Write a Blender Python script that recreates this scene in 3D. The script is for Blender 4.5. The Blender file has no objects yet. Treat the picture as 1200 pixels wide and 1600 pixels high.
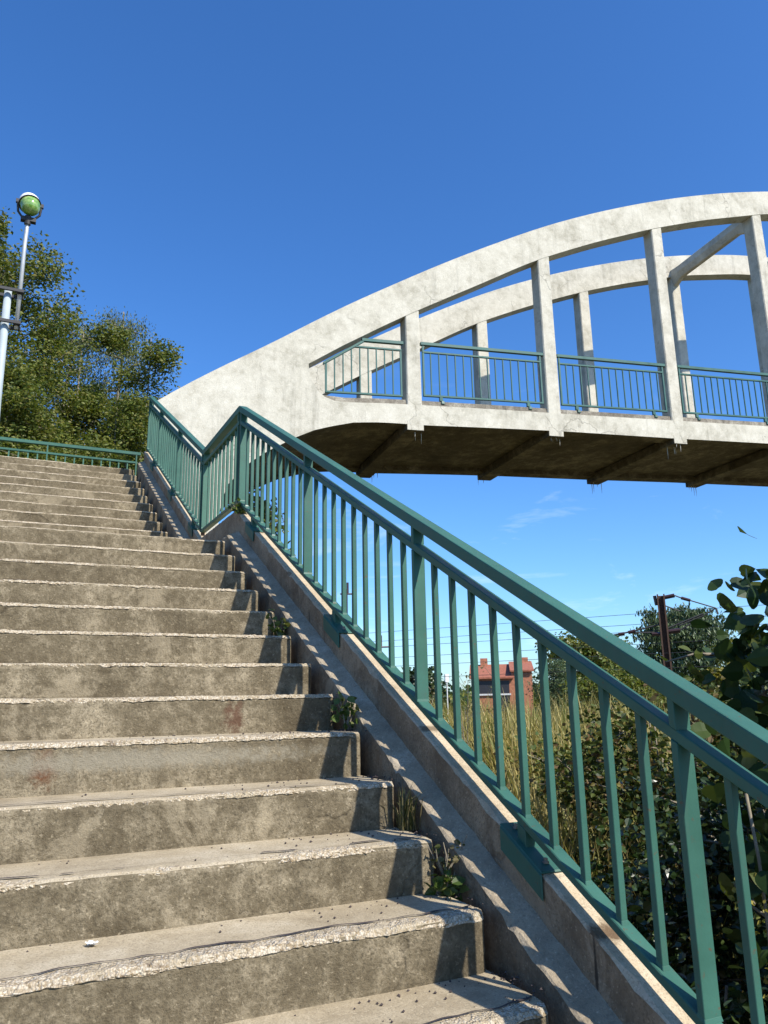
import bpy, bmesh, math, random
import numpy as np
from mathutils import Matrix, Vector

# ------------------------------------------------------------------ camera, sky, sun, exposure
scene = bpy.context.scene
COL = scene.collection
YAW, PITCH, ROLL, FPX = 0.447427, 0.237848, -0.0183127, 1222.3
fw = Vector((math.sin(YAW)*math.cos(PITCH), math.cos(YAW)*math.cos(PITCH), math.sin(PITCH)))
r0 = Vector((math.cos(YAW), -math.sin(YAW), 0)); u0 = r0.cross(fw)
rt = math.cos(ROLL)*r0 + math.sin(ROLL)*u0
up = -math.sin(ROLL)*r0 + math.cos(ROLL)*u0
cam_d = bpy.data.cameras.new("camera"); cam = bpy.data.objects.new("camera", cam_d); COL.objects.link(cam)
cam.matrix_world = Matrix(((rt.x, up.x, -fw.x, 0), (rt.y, up.y, -fw.y, 0), (rt.z, up.z, -fw.z, 0), (0, 0, 0, 1)))
cam_d.sensor_fit = 'VERTICAL'; cam_d.sensor_height = 24.0; cam_d.lens = FPX/1600*24.0
cam_d.clip_start = 0.05; cam_d.clip_end = 3000
scene.camera = cam

SUN = Vector((0.45, -1.0, 1.02)).normalized()
SUN_EL = math.asin(SUN.z); SUN_AZ = math.atan2(SUN.x, SUN.y)
world = bpy.data.worlds.new("World"); scene.world = world; world.use_nodes = True
wn = world.node_tree.nodes; wl = world.node_tree.links
bg = wn["Background"]; bg.inputs[1].default_value = 0.124
sky = wn.new("ShaderNodeTexSky"); sky.sky_type = 'NISHITA'; sky.sun_disc = False
sky.sun_elevation = SUN_EL; sky.sun_rotation = SUN_AZ
sky.altitude = 100; sky.air_density = 1.0; sky.dust_density = 0.7; sky.ozone_density = 3.0
# thin high cloud wisps in the sky itself
tc = wn.new("ShaderNodeTexCoord")
mp = wn.new("ShaderNodeMapping"); mp.inputs['Scale'].default_value = (3.0, 3.0, 11.0); mp.inputs['Rotation'].default_value = (0.5, 0.55, 0.6)
wl.new(tc.outputs['Generated'], mp.inputs['Vector'])
cn = wn.new("ShaderNodeTexNoise"); cn.inputs['Scale'].default_value = 2.6; cn.inputs['Detail'].default_value = 7; cn.inputs['Roughness'].default_value = 0.62
cn.inputs['Distortion'].default_value = 0.5
wl.new(mp.outputs[0], cn.inputs['Vector'])
cr = wn.new("ShaderNodeValToRGB"); cr.color_ramp.elements[0].position = 0.56; cr.color_ramp.elements[0].color = (0, 0, 0, 1)
cr.color_ramp.elements[1].position = 0.84; cr.color_ramp.elements[1].color = (1, 1, 1, 1)
wl.new(cn.outputs[0], cr.inputs[0])
sx = wn.new("ShaderNodeSeparateXYZ"); wl.new(tc.outputs['Generated'], sx.inputs[0])
low = wn.new("ShaderNodeMapRange"); low.inputs[1].default_value = 0.42; low.inputs[2].default_value = 0.2; wl.new(sx.outputs[2], low.inputs[0])
cm = wn.new("ShaderNodeMath"); cm.operation = 'MULTIPLY'; wl.new(cr.outputs[0], cm.inputs[0]); wl.new(low.outputs[0], cm.inputs[1])
cm2 = wn.new("ShaderNodeMath"); cm2.operation = 'MULTIPLY'; cm2.inputs[1].default_value = 0.30; wl.new(cm.outputs[0], cm2.inputs[0])
hs = wn.new("ShaderNodeHueSaturation"); hs.inputs['Saturation'].default_value = 1.2; wl.new(sky.outputs[0], hs.inputs['Color'])
tint = wn.new("ShaderNodeMix"); tint.data_type = 'RGBA'; tint.blend_type = 'MULTIPLY'; tint.inputs[0].default_value = 1.0; tint.inputs[7].default_value = (0.77, 1.0, 1.27, 1)
wl.new(hs.outputs[0], tint.inputs[6])
mx = wn.new("ShaderNodeMix"); mx.data_type = 'RGBA'; mx.inputs[7].default_value = (8.5, 9.0, 9.6, 1)
wl.new(cm2.outputs[0], mx.inputs[0]); wl.new(tint.outputs[2], mx.inputs[6]); wl.new(mx.outputs[2], bg.inputs[0])

sun_d = bpy.data.lights.new("sun", 'SUN'); sun_d.energy = 4.9; sun_d.angle = math.radians(0.5); sun_d.color = (1.0, 0.94, 0.84)
sun_o = bpy.data.objects.new("sun", sun_d); COL.objects.link(sun_o)
sun_o.rotation_euler = SUN.to_track_quat('Z', 'Y').to_euler()
scene.view_settings.view_transform = 'Standard'; scene.view_settings.look = 'None'
scene.view_settings.exposure = 0.52; scene.view_settings.gamma = 1.0
scene.render.engine = 'CYCLES'
scene.cycles.max_bounces = 6; scene.cycles.diffuse_bounces = 2; scene.cycles.use_denoising = True
scene.render.resolution_x = 768; scene.render.resolution_y = 1024
random.seed(7); RNG = np.random.default_rng(7)

# ------------------------------------------------------------------ helpers
ORIGIN = {}
def tag(o, label=None, cat=None, group=None, kind=None):
    if label: o['label'] = label
    if cat: o['category'] = cat
    if group: o['group'] = group
    if kind: o['kind'] = kind
    return o
def thing(name, label, cat, loc, group=None):
    o = bpy.data.objects.new(name, None); COL.objects.link(o); o.location = loc
    o.empty_display_size = 0.2; ORIGIN[o.name] = Vector(loc)
    return tag(o, label, cat, group)

class MB:
    def __init__(s): s.v = []; s.f = []
    def add(s, v, f):
        n = len(s.v); s.v.extend([tuple(map(float, p)) for p in v]); s.f.extend([tuple(i+n for i in q) for q in f])
    def hexa(s, a, b):       # a, b: two matching quads
        s.add(list(a)+list(b), [(3, 2, 1, 0), (4, 5, 6, 7), (0, 1, 5, 4), (1, 2, 6, 5), (2, 3, 7, 6), (3, 0, 4, 7)])
    def box(s, x0, x1, y0, y1, z0, z1):
        s.hexa([(x0, y0, z0), (x1, y0, z0), (x1, y1, z0), (x0, y1, z0)], [(x0, y0, z1), (x1, y0, z1), (x1, y1, z1), (x0, y1, z1)])
    def tube(s, pts, radii, n=8, cap=True):
        pts = [Vector(p) for p in pts]; N = len(pts)
        if not hasattr(radii, '__len__'): radii = [radii]*N
        base = len(s.v); prev = None
        for i, p in enumerate(pts):
            d = (pts[min(i+1, N-1)] - pts[max(i-1, 0)]).normalized()
            if prev is None:
                a = d.cross(Vector((0, 0, 1)) if abs(d.z) < .9 else Vector((1, 0, 0))).normalized()
            else:
                a = (prev - d*prev.dot(d)).normalized()
            prev = a; b = d.cross(a)
            for k in range(n):
                t = 2*math.pi*k/n
                s.v.append(tuple(p + (a*math.cos(t)+b*math.sin(t))*radii[i]))
        for i in range(N-1):
            for k in range(n):
                k2 = (k+1) % n
                s.f.append((base+i*n+k, base+i*n+k2, base+(i+1)*n+k2, base+(i+1)*n+k))
        if cap:
            s.f.append(tuple(base+k for k in reversed(range(n)))); s.f.append(tuple(base+(N-1)*n+k for k in range(n)))
    def lathe(s, c, prof, axis=Vector((0, 0, 1)), n=20):   # prof: (radius, height) pairs
        c = Vector(c); axis = axis.normalized()
        a = axis.cross(Vector((0, 1, 0)) if abs(axis.y) < .9 else Vector((1, 0, 0))).normalized(); b = axis.cross(a)
        base = len(s.v)
        for (r, h) in prof:
            for k in range(n):
                t = 2*math.pi*k/n; s.v.append(tuple(c + axis*h + (a*math.cos(t)+b*math.sin(t))*max(r, 1e-4)))
        for i in range(len(prof)-1):
            for k in range(n):
                k2 = (k+1) % n; s.f.append((base+i*n+k, base+i*n+k2, base+(i+1)*n+k2, base+(i+1)*n+k))

def build(name, mb, mat, parent=None, bevel=0.0, smooth=False, seg=1):
    off = Vector((0, 0, 0))
    if parent is not None:
        off = ORIGIN.get(parent.name, Vector((0, 0, 0)))
    me = bpy.data.meshes.new(name)
    me.from_pydata([(a-off.x, b-off.y, c-off.z) for a, b, c in mb.v], [], mb.f); me.validate()
    if bevel > 0:
        bm = bmesh.new(); bm.from_mesh(me); bmesh.ops.remove_doubles(bm, verts=bm.verts, dist=1e-5)
        bmesh.ops.recalc_face_normals(bm, faces=bm.faces)
        ed = [e for e in bm.edges if e.is_manifold and e.calc_face_angle(0) > 0.5]
        bmesh.ops.bevel(bm, geom=ed, offset=bevel, segments=seg, affect='EDGES', profile=0.6, clamp_overlap=True)
        bm.to_mesh(me); bm.free()
    if smooth:
        me.polygons.foreach_set('use_smooth', [True]*len(me.polygons))
    me.materials.append(mat)
    o = bpy.data.objects.new(name, me); COL.objects.link(o)
    if parent is not None:
        o.parent = parent
        ORIGIN[o.name] = off
    return o

# ------------------------------------------------------------------ materials
def nt(name):
    m = bpy.data.materials.new(name); m.use_nodes = True
    N = m.node_tree.nodes; L = m.node_tree.links; b = N["Principled BSDF"]
    return m, N, L, b
def noise(N, L, vec, scale, detail=6, rough=0.6, dist=0.0, sc3=None):
    if sc3:
        mm = N.new("ShaderNodeMapping"); mm.inputs['Scale'].default_value = sc3; L.new(vec, mm.inputs['Vector']); vec = mm.outputs[0]
    n = N.new("ShaderNodeTexNoise"); n.inputs['Scale'].default_value = scale; n.inputs['Detail'].default_value = detail
    n.inputs['Roughness'].default_value = rough; n.inputs['Distortion'].default_value = dist
    L.new(vec, n.inputs['Vector']); return n.outputs[0]
def ramp(N, L, fac, stops):
    r = N.new("ShaderNodeValToRGB"); e = r.color_ramp.elements
    while len(e) < len(stops): e.new(0.5)
    for k, (p, c) in enumerate(stops):
        e[k].position = p; e[k].color = tuple(c)+(1,) if hasattr(c, '__len__') else (c, c, c, 1)
    L.new(fac, r.inputs[0]); return r.outputs[0]
def mixc(N, L, fac, a, b):
    m = N.new("ShaderNodeMix"); m.data_type = 'RGBA'
    for sock, v in ((m.inputs[0], fac), (m.inputs[6], a), (m.inputs[7], b)):
        if hasattr(v, 'is_linked') or hasattr(v, 'links'): L.new(v, sock)
        elif hasattr(v, '__len__'): sock.default_value = tuple(v)+(1,)
        else: sock.default_value = v
    return m.outputs[2]
def mth(N, L, op, a, b=None):
    m = N.new("ShaderNodeMath"); m.operation = op
    for k, v in enumerate((a, b)):
        if v is None: continue
        if hasattr(v, 'links'): L.new(v, m.inputs[k])
        else: m.inputs[k].default_value = v
    return m.outputs[0]
def pos(N): return N.new("ShaderNodeNewGeometry").outputs['Position']
def bump(N, L, b, h, strength=0.4, dist=0.01):
    bp = N.new("ShaderNodeBump"); bp.inputs['Strength'].default_value = strength; bp.inputs['Distance'].default_value = dist
    L.new(h, bp.inputs['Height']); L.new(bp.outputs[0], b.inputs['Normal'])

def concrete(name, dark, mid, light, s1=1.6, s2=14, grain=120, streak=0.0, cracks=0.0, bs=0.5, stains=(), spots=0.0, speck=0.0, patch=0.0, ga=0.8):
    m, N, L, b = nt(name); P = pos(N)
    a = noise(N, L, P, s1, 8, 0.65, 0.3); c = noise(N, L, P, s2, 8, 0.7, 0.2)
    f = mth(N, L, 'ADD', mth(N, L, 'MULTIPLY', a, 0.55), mth(N, L, 'MULTIPLY', c, 0.45))
    col = ramp(N, L, f, [(0.36, dark), (0.5, mid), (0.64, light)])
    g = noise(N, L, P, grain, 4, 0.7)
    col = mixc(N, L, ramp(N, L, g, [(0.36, ga), (0.5, 0.0)]), col, tuple(x*0.55 for x in mid))
    col = mixc(N, L, ramp(N, L, noise(N, L, P, grain*0.8, 3, 0.6), [(0.6, 0.0), (0.72, 0.5)]), col, tuple(min(1, x*1.35) for x in light))
    if patch:
        pn = noise(N, L, P, 2.1, 12, 0.72, 0.5)
        col = mixc(N, L, ramp(N, L, pn, [(0.56, 0.0), (0.60, patch)]), col, tuple(min(1, x*1.12) for x in light))
        pd = noise(N, L, P, 1.4, 10, 0.7, 0.4, (1, 1, 2.2))
        col = mixc(N, L, ramp(N, L, pd, [(0.56, 0.0), (0.66, patch)]), col, tuple(x*.75 for x in dark))
    if streak:
        st = noise(N, L, P, 1.0, 6, 0.7, 0.0, (7, 7, 0.55)); st2 = noise(N, L, P, 0.9, 3, 0.5)
        k = mth(N, L, 'MULTIPLY', ramp(N, L, st, [(0.52, 0.0), (0.72, 1.0)]), ramp(N, L, st2, [(0.4, 0.0), (0.6, streak)]))
        col = mixc(N, L, k, col, tuple(x*0.42 for x in dark))
    if spots:
        sp = noise(N, L, P, 5.0, 10, 0.75, 0.8)
        col = mixc(N, L, ramp(N, L, sp, [(0.60, 0.0), (0.68, spots)]), col, (dark[0]*0.35, dark[1]*0.35, dark[2]*0.33))
    if speck:
        vs = N.new("ShaderNodeTexVoronoi"); vs.inputs['Scale'].default_value = 55; L.new(P, vs.inputs['Vector'])
        sm = mth(N, L, 'MULTIPLY', ramp(N, L, vs.outputs['Distance'], [(0.10, 1.0), (0.16, 0.0)]), ramp(N, L, noise(N, L, P, 3.0, 3), [(0.5, 0.0), (0.6, speck)]))
        col = mixc(N, L, sm, col, tuple(x*0.35 for x in dark))
    h = mth(N, L, 'ADD', mth(N, L, 'MULTIPLY', g, 0.5), c)
    if cracks:
        dn = N.new("ShaderNodeTexNoise"); dn.inputs['Scale'].default_value = 3.0; dn.inputs['Detail'].default_value = 6; L.new(P, dn.inputs['Vector'])
        va = N.new("ShaderNodeVectorMath"); va.operation = 'MULTIPLY_ADD'; va.inputs[1].default_value = (.5, .5, .5)
        L.new(dn.outputs[1], va.inputs[0]); L.new(P, va.inputs[2])
        vo = N.new("ShaderNodeTexVoronoi"); vo.feature = 'DISTANCE_TO_EDGE'; vo.inputs['Scale'].default_value = 0.9; L.new(va.outputs[0], vo.inputs['Vector'])
        ck = mth(N, L, 'MULTIPLY', ramp(N, L, vo.outputs[0], [(0.0, 1.0), (0.010, 0.0)]), ramp(N, L, noise(N, L, P, 1.1, 2), [(0.52, 0.0), (0.6, cracks)]))
        col = mixc(N, L, ck, col, tuple(x*0.3 for x in dark)); h = mth(N, L, 'SUBTRACT', h, ck)
    for (cx, cy, cz, rx, ry, rz, colr) in stains:
        sub = N.new("ShaderNodeVectorMath"); sub.operation = 'SUBTRACT'; sub.inputs[1].default_value = (cx, cy, cz); L.new(P, sub.inputs[0])
        dv = N.new("ShaderNodeVectorMath"); dv.operation = 'DIVIDE'; dv.inputs[1].default_value = (rx, ry, rz); L.new(sub.outputs[0], dv.inputs[0])
        ln = N.new("ShaderNodeVectorMath"); ln.operation = 'LENGTH'; L.new(dv.outputs[0], ln.inputs[0])
        e = mth(N, L, 'ADD', ln.outputs['Value'], mth(N, L, 'MULTIPLY', mth(N, L, 'SUBTRACT', c, 0.5), 2.2))
        col = mixc(N, L, ramp(N, L, e, [(0.45, 0.85), (1.0, 0.0)]), col, colr)
    L.new(col, b.inputs['Base Color']); b.inputs['Roughness'].default_value = 0.92; b.inputs['Specular IOR Level'].default_value = 0.25
    bump(N, L, b, h, bs, 0.012)
    return m

def paint(name, col, wear=0.12, rust=(0.12, 0.045, 0.02), rough=0.42):
    m, N, L, b = nt(name); P = pos(N)
    n1 = noise(N, L, P, 4.0, 6, 0.6); c = ramp(N, L, n1, [(0.3, tuple(x*0.82 for x in col)), (0.7, tuple(min(1, x*1.16) for x in col))])
    st = noise(N, L, P, 20, 5, 0.65, 0, (1, 1, 0.25))
    c = mixc(N, L, ramp(N, L, st, [(0.54, 0.0), (0.72, 0.5)]), c, tuple(x*0.6+0.035 for x in col))
    w = noise(N, L, P, 46, 8, 0.72, 0.4)
    c = mixc(N, L, ramp(N, L, w, [(0.615, 0.0), (0.66, wear*5)]), c, rust)
    L.new(c, b.inputs['Base Color']); b.inputs['Roughness'].default_value = rough
    rr = ramp(N, L, n1, [(0.3, rough-.08), (0.7, rough+.16)]); L.new(rr, b.inputs['Roughness'])
    b.inputs['Specular IOR Level'].default_value = 0.26
    bump(N, L, b, noise(N, L, P, 90, 3), 0.12, 0.003)
    return m

def plain(name, col, rough=0.7, metal=0.0, var=0.15, scale=8):
    m, N, L, b = nt(name); P = pos(N)
    n1 = noise(N, L, P, scale, 6, 0.65)
    L.new(ramp(N, L, n1, [(0.3, tuple(x*(1-var) for x in col)), (0.7, tuple(min(1, x*(1+var)) for x in col))]), b.inputs['Base Color'])
    b.inputs['Roughness'].default_value = rough; b.inputs['Metallic'].default_value = metal
    bump(N, L, b, n1, 0.2, 0.01)
    return m

def leafmat(name, cols, rough=0.5, trans=0.3, spec=0.4):
    m, N, L, b = nt(name)
    g = N.new("ShaderNodeNewGeometry")
    k = len(cols); stops = [((i+0.5)/k, c) for i, c in enumerate(cols)]
    c = ramp(N, L, g.outputs['Random Per Island'], stops)
    L.new(c, b.inputs['Base Color']); b.inputs['Roughness'].default_value = rough; b.inputs['Specular IOR Level'].default_value = spec
    tr = N.new("ShaderNodeBsdfTranslucent"); hsv = N.new("ShaderNodeHueSaturation"); hsv.inputs['Value'].default_value = 1.5; hsv.inputs['Saturation'].default_value = 1.1
    L.new(c, hsv.inputs['Color']); L.new(hsv.outputs[0], tr.inputs[0])
    ms = N.new("ShaderNodeMixShader"); ms.inputs[0].default_value = trans
    L.new(b.outputs[0], ms.inputs[1]); L.new(tr.outputs[0], ms.inputs[2])
    L.new(ms.outputs[0], N["Material Output"].inputs[0])
    return m

M = {}
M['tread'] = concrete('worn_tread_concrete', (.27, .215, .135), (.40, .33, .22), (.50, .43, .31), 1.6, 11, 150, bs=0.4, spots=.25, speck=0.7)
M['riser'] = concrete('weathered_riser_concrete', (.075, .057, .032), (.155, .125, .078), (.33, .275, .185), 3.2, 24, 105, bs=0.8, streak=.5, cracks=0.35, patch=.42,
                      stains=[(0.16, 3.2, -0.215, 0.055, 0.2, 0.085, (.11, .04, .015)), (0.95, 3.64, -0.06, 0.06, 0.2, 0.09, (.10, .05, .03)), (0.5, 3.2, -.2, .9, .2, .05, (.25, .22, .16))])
m, N, L, b = nt('broken_aggregate'); P = pos(N)
vo = N.new("ShaderNodeTexVoronoi"); vo.inputs['Scale'].default_value = 150; vo.inputs['Randomness'].default_value = 1.0; L.new(P, vo.inputs['Vector'])
sepc = N.new("ShaderNodeSeparateColor"); L.new(vo.outputs['Color'], sepc.inputs[0])
c = ramp(N, L, sepc.outputs[0], [(0.05, (.30, .23, .14)), (0.3, (.44, .36, .25)), (0.62, (.53, .45, .33)), (0.95, (.60, .53, .41))])
c = mixc(N, L, ramp(N, L, vo.outputs['Distance'], [(0.4, 0.0), (0.8, 0.5)]), c, (.22, .17, .11))
c = mixc(N, L, ramp(N, L, noise(N, L, P, 14, 9, 0.75, 0.6), [(0.55, 0.0), (0.66, 0.8)]), c, (.11, .075, .05))
c = mixc(N, L, ramp(N, L, noise(N, L, P, 6, 4, 0.6), [(0.5, 0.0), (0.62, 0.55)]), c, (.36, .30, .20))
L.new(c, b.inputs['Base Color']); b.inputs['Roughness'].default_value = 0.95; b.inputs['Specular IOR Level'].default_value = 0.2
bump(N, L, b, mth(N, L, 'SUBTRACT', noise(N, L, P, 60, 6, 0.7), vo.outputs['Distance']), 0.8, 0.008); M['nosing'] = m
M['strip'] = plain('dark_corroded_strip', (.055, .040, .036), 0.8, 0.0, 0.4, 30)
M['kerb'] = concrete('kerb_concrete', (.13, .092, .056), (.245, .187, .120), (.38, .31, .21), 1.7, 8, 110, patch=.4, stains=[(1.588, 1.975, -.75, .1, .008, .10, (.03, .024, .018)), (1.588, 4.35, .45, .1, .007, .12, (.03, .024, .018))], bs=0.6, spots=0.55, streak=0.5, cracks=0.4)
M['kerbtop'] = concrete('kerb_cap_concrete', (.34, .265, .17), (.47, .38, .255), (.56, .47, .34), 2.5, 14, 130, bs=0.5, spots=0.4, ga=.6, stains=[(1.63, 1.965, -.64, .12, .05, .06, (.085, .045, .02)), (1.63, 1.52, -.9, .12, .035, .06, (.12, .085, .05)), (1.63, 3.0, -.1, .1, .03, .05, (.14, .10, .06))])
M['white'] = concrete('limewashed_bridge_concrete', (.35, .325, .255), (.51, .48, .395), (.61, .58, .49), 1.9, 7.0, 60, streak=0.45, cracks=0.55, bs=0.5, spots=0.35, ga=.25)
M['ledge'] = concrete('stained_ledge_concrete', (.10, .085, .065), (.21, .185, .145), (.40, .37, .30), 2.0, 7, 60, streak=0.8, bs=0.6, spots=0.5)
M['soffit'] = concrete('dark_soffit_concrete', (.06, .045, .026), (.12, .095, .06), (.30, .25, .17), 1.3, 6, 60, bs=0.5, spots=0.6)
M['lime'] = plain('lime_stalactite', (.45, .42, .36), 0.7)
M['green'] = paint('teal_green_paint', (.037, .112, .083))
M['greenold'] = paint('faded_green_paint', (.052, .132, .094), 0.16)
M['bridgegreen'] = paint('bridge_green_paint', (.040, .115, .098), 0.1)
M['rust'] = plain('rusty_steel', (.10, .055, .035), 0.85, 0.0, 0.35, 25)
M['bolt'] = plain('galvanised_bolt', (.22, .20, .18), 0.5, 0.7)
M['pole'] = plain('pale_lamp_pole', (.34, .39, .40), 0.6, 0.0, 0.10, 4)
M['galv'] = plain('galvanised_tube', (.48, .49, .49), 0.4, 0.25, 0.12, 6)
M['black'] = plain('black_fitting', (.02, .02, .022), 0.6)
M['hood'] = plain('white_lamp_hood', (.72, .73, .72), 0.5)
m, N, L, b = nt('green_lamp_glass'); b.inputs['Base Color'].default_value = (.12, .42, .02, 1); b.inputs['Roughness'].default_value = 0.12
b.inputs['Transmission Weight'].default_value = 0.15; b.inputs['Coat Weight'].default_value = 0.6
L.new(ramp(N, L, noise(N, L, pos(N), 9, 3), [(0.35, (.07, .24, .02)), (0.65, (.36, .50, .16))]), b.inputs['Base Color']); M['lens'] = m
M['bark'] = plain('tree_bark', (.12, .10, .075), 0.9, 0, 0.4, 20)
M['twig'] = plain('pale_twigs', (.20, .17, .12), 0.85, 0, 0.3, 20)
M['olive'] = leafmat('olive_leaves', [(.050, .072, .012), (.085, .115, .016), (.125, .150, .022), (.095, .125, .018), (.175, .190, .038), (.16, .15, .03)], 0.5, 0.3, 0.3)
M['olive2'] = leafmat('grey_green_leaves', [(.060, .080, .028), (.095, .12, .04), (.125, .145, .05), (.16, .175, .075)], 0.5, 0.22, 0.3)
M['darkleaf'] = leafmat('dark_glossy_leaves', [(.012, .026, .006), (.020, .040, .010), (.028, .055, .012), (.05, .075, .02)], 0.35, 0.12, 0.5)
M['bigleaf'] = leafmat('broad_dark_leaves', [(.016, .034, .009), (.026, .052, .012), (.040, .068, .016), (.075, .095, .02)], 0.5, 0.2, 0.2)
M['pine'] = leafmat('blue_green_needles', [(.045, .075, .032), (.075, .110, .042), (.10, .140, .055)], 0.5, 0.15)
M['yellowleaf'] = leafmat('yellow_green_leaves', [(.13, .135, .02), (.20, .19, .03), (.26, .225, .04)], 0.5, 0.3)
M['midleaf'] = leafmat('mid_green_leaves', [(.055, .085, .014), (.095, .13, .022), (.14, .165, .03), (.21, .195, .045)], 0.45, 0.25)
M['scrub'] = leafmat('mixed_scrub_leaves', [(.022, .038, .008), (.05, .07, .012), (.085, .105, .02), (.035, .055, .01), (.14, .13, .03), (.13, .085, .035)], 0.5, 0.22, 0.25)
M['dry'] = leafmat('dry_grass', [(.36, .29, .10), (.25, .22, .06), (.44, .36, .15), (.16, .18, .04)], 0.6, 0.3)
M['weed'] = leafmat('weed_leaves', [(.05, .085, .015), (.09, .13, .025), (.14, .15, .04)], 0.5, 0.3)
M['tuft'] = leafmat('dry_tuft', [(.16, .13, .06), (.10, .10, .03), (.06, .075, .02)], 0.6, 0.2)
M['flower'] = leafmat('small_yellow_flowers', [(.30, .26, .05), (.36, .33, .09), (.18, .20, .04)], 0.6, 0.3)
M['brick'] = plain('red_brick', (.38, .155, .085), 0.9, 0, 0.3, 6)
M['roof'] = plain('red_roof_tiles', (.30, .105, .06), 0.9, 0, 0.3, 6)
M['darkwin'] = plain('dark_opening', (.03, .03, .035), 0.4)
M['beam'] = plain('white_beam', (.6, .6, .58), 0.6)
M['wire'] = plain('overhead_wire_metal', (.05, .045, .045), 0.6)
M['insul'] = plain('brown_insulator', (.05, .025, .02), 0.3)
M['feather'] = plain('white_feather', (.8, .8, .78), 0.8)
m, N, L, b = nt('ground_soil'); P = pos(N)
L.new(ramp(N, L, noise(N, L, P, 0.7, 10, 0.7), [(0.3, (.05, .05, .02)), (0.5, (.11, .10, .045)), (0.7, (.19, .16, .08))]), b.inputs['Base Color'])
b.inputs['Roughness'].default_value = 1.0; bump(N, L, b, noise(N, L, P, 9, 8), 0.8, 0.05); M['ground'] = m

# ------------------------------------------------------------------ main dimensions (camera eye is the origin)
R1, T1, Y1, Z1 = 0.17, 0.3189, 1.976, -0.822            # lower flight: riser, tread, first nosing seen
def nz(y): return Z1 + (R1/T1)*(y-Y1)
ZADJ = {4: .014, 5: .010}
Z_LAND = Z1+12*R1; Y_LAND = Y1+12*T1
R2, T2 = 0.1911, 0.375
Y2 = 7.547; N2 = 11
Z_TOP = Z_LAND+N2*R2; Y_TOP = Y2+(N2-1)*T2
XL, XR = -1.75, 1.44
GZ = -2.05

# ------------------------------------------------------------------ ground
def sstep(a, b, t):
    t = np.clip((t-a)/(b-a), 0, 1); return t*t*(3-2*t)
def gh(x, y):
    h = GZ + 0.0*x
    emb = sstep(2.2, -0.2, x)*sstep(5.0, 14.5, y)*(1-sstep(40, 60, y))
    h = h + emb*4.6
    h = h + 0.55*sstep(2.5, 6.0, x)*sstep(3.0, 7.0, y)*(1-sstep(16, 24, np.hypot(x, y)))
    h = h + 0.10*np.sin(x*1.7+0.6*y)*np.cos(y*1.3-0.4*x)*sstep(2.0, 3.0, np.abs(x-0.0)+0*y)
    return h
gx = np.unique(np.concatenate([np.linspace(-600, -30, 20), np.linspace(-30, 40, 141), np.linspace(40, 700, 24)]))
gy = np.unique(np.concatenate([np.linspace(-300, -12, 12), np.linspace(-12, 50, 125), np.linspace(50, 900, 28)]))
GX, GY = np.meshgrid(gx, gy); GH = gh(GX, GY)
gm = MB(); gm.v = list(zip(GX.ravel().tolist(), GY.ravel().tolist(), GH.ravel().tolist()))
nx = len(gx)
gm.f = [(j*nx+i, j*nx+i+1, (j+1)*nx+i+1, (j+1)*nx+i) for j in range(len(gy)-1) for i in range(nx-1)]
tag(build('ground', gm, M['ground'], smooth=True), kind='structure')

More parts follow.
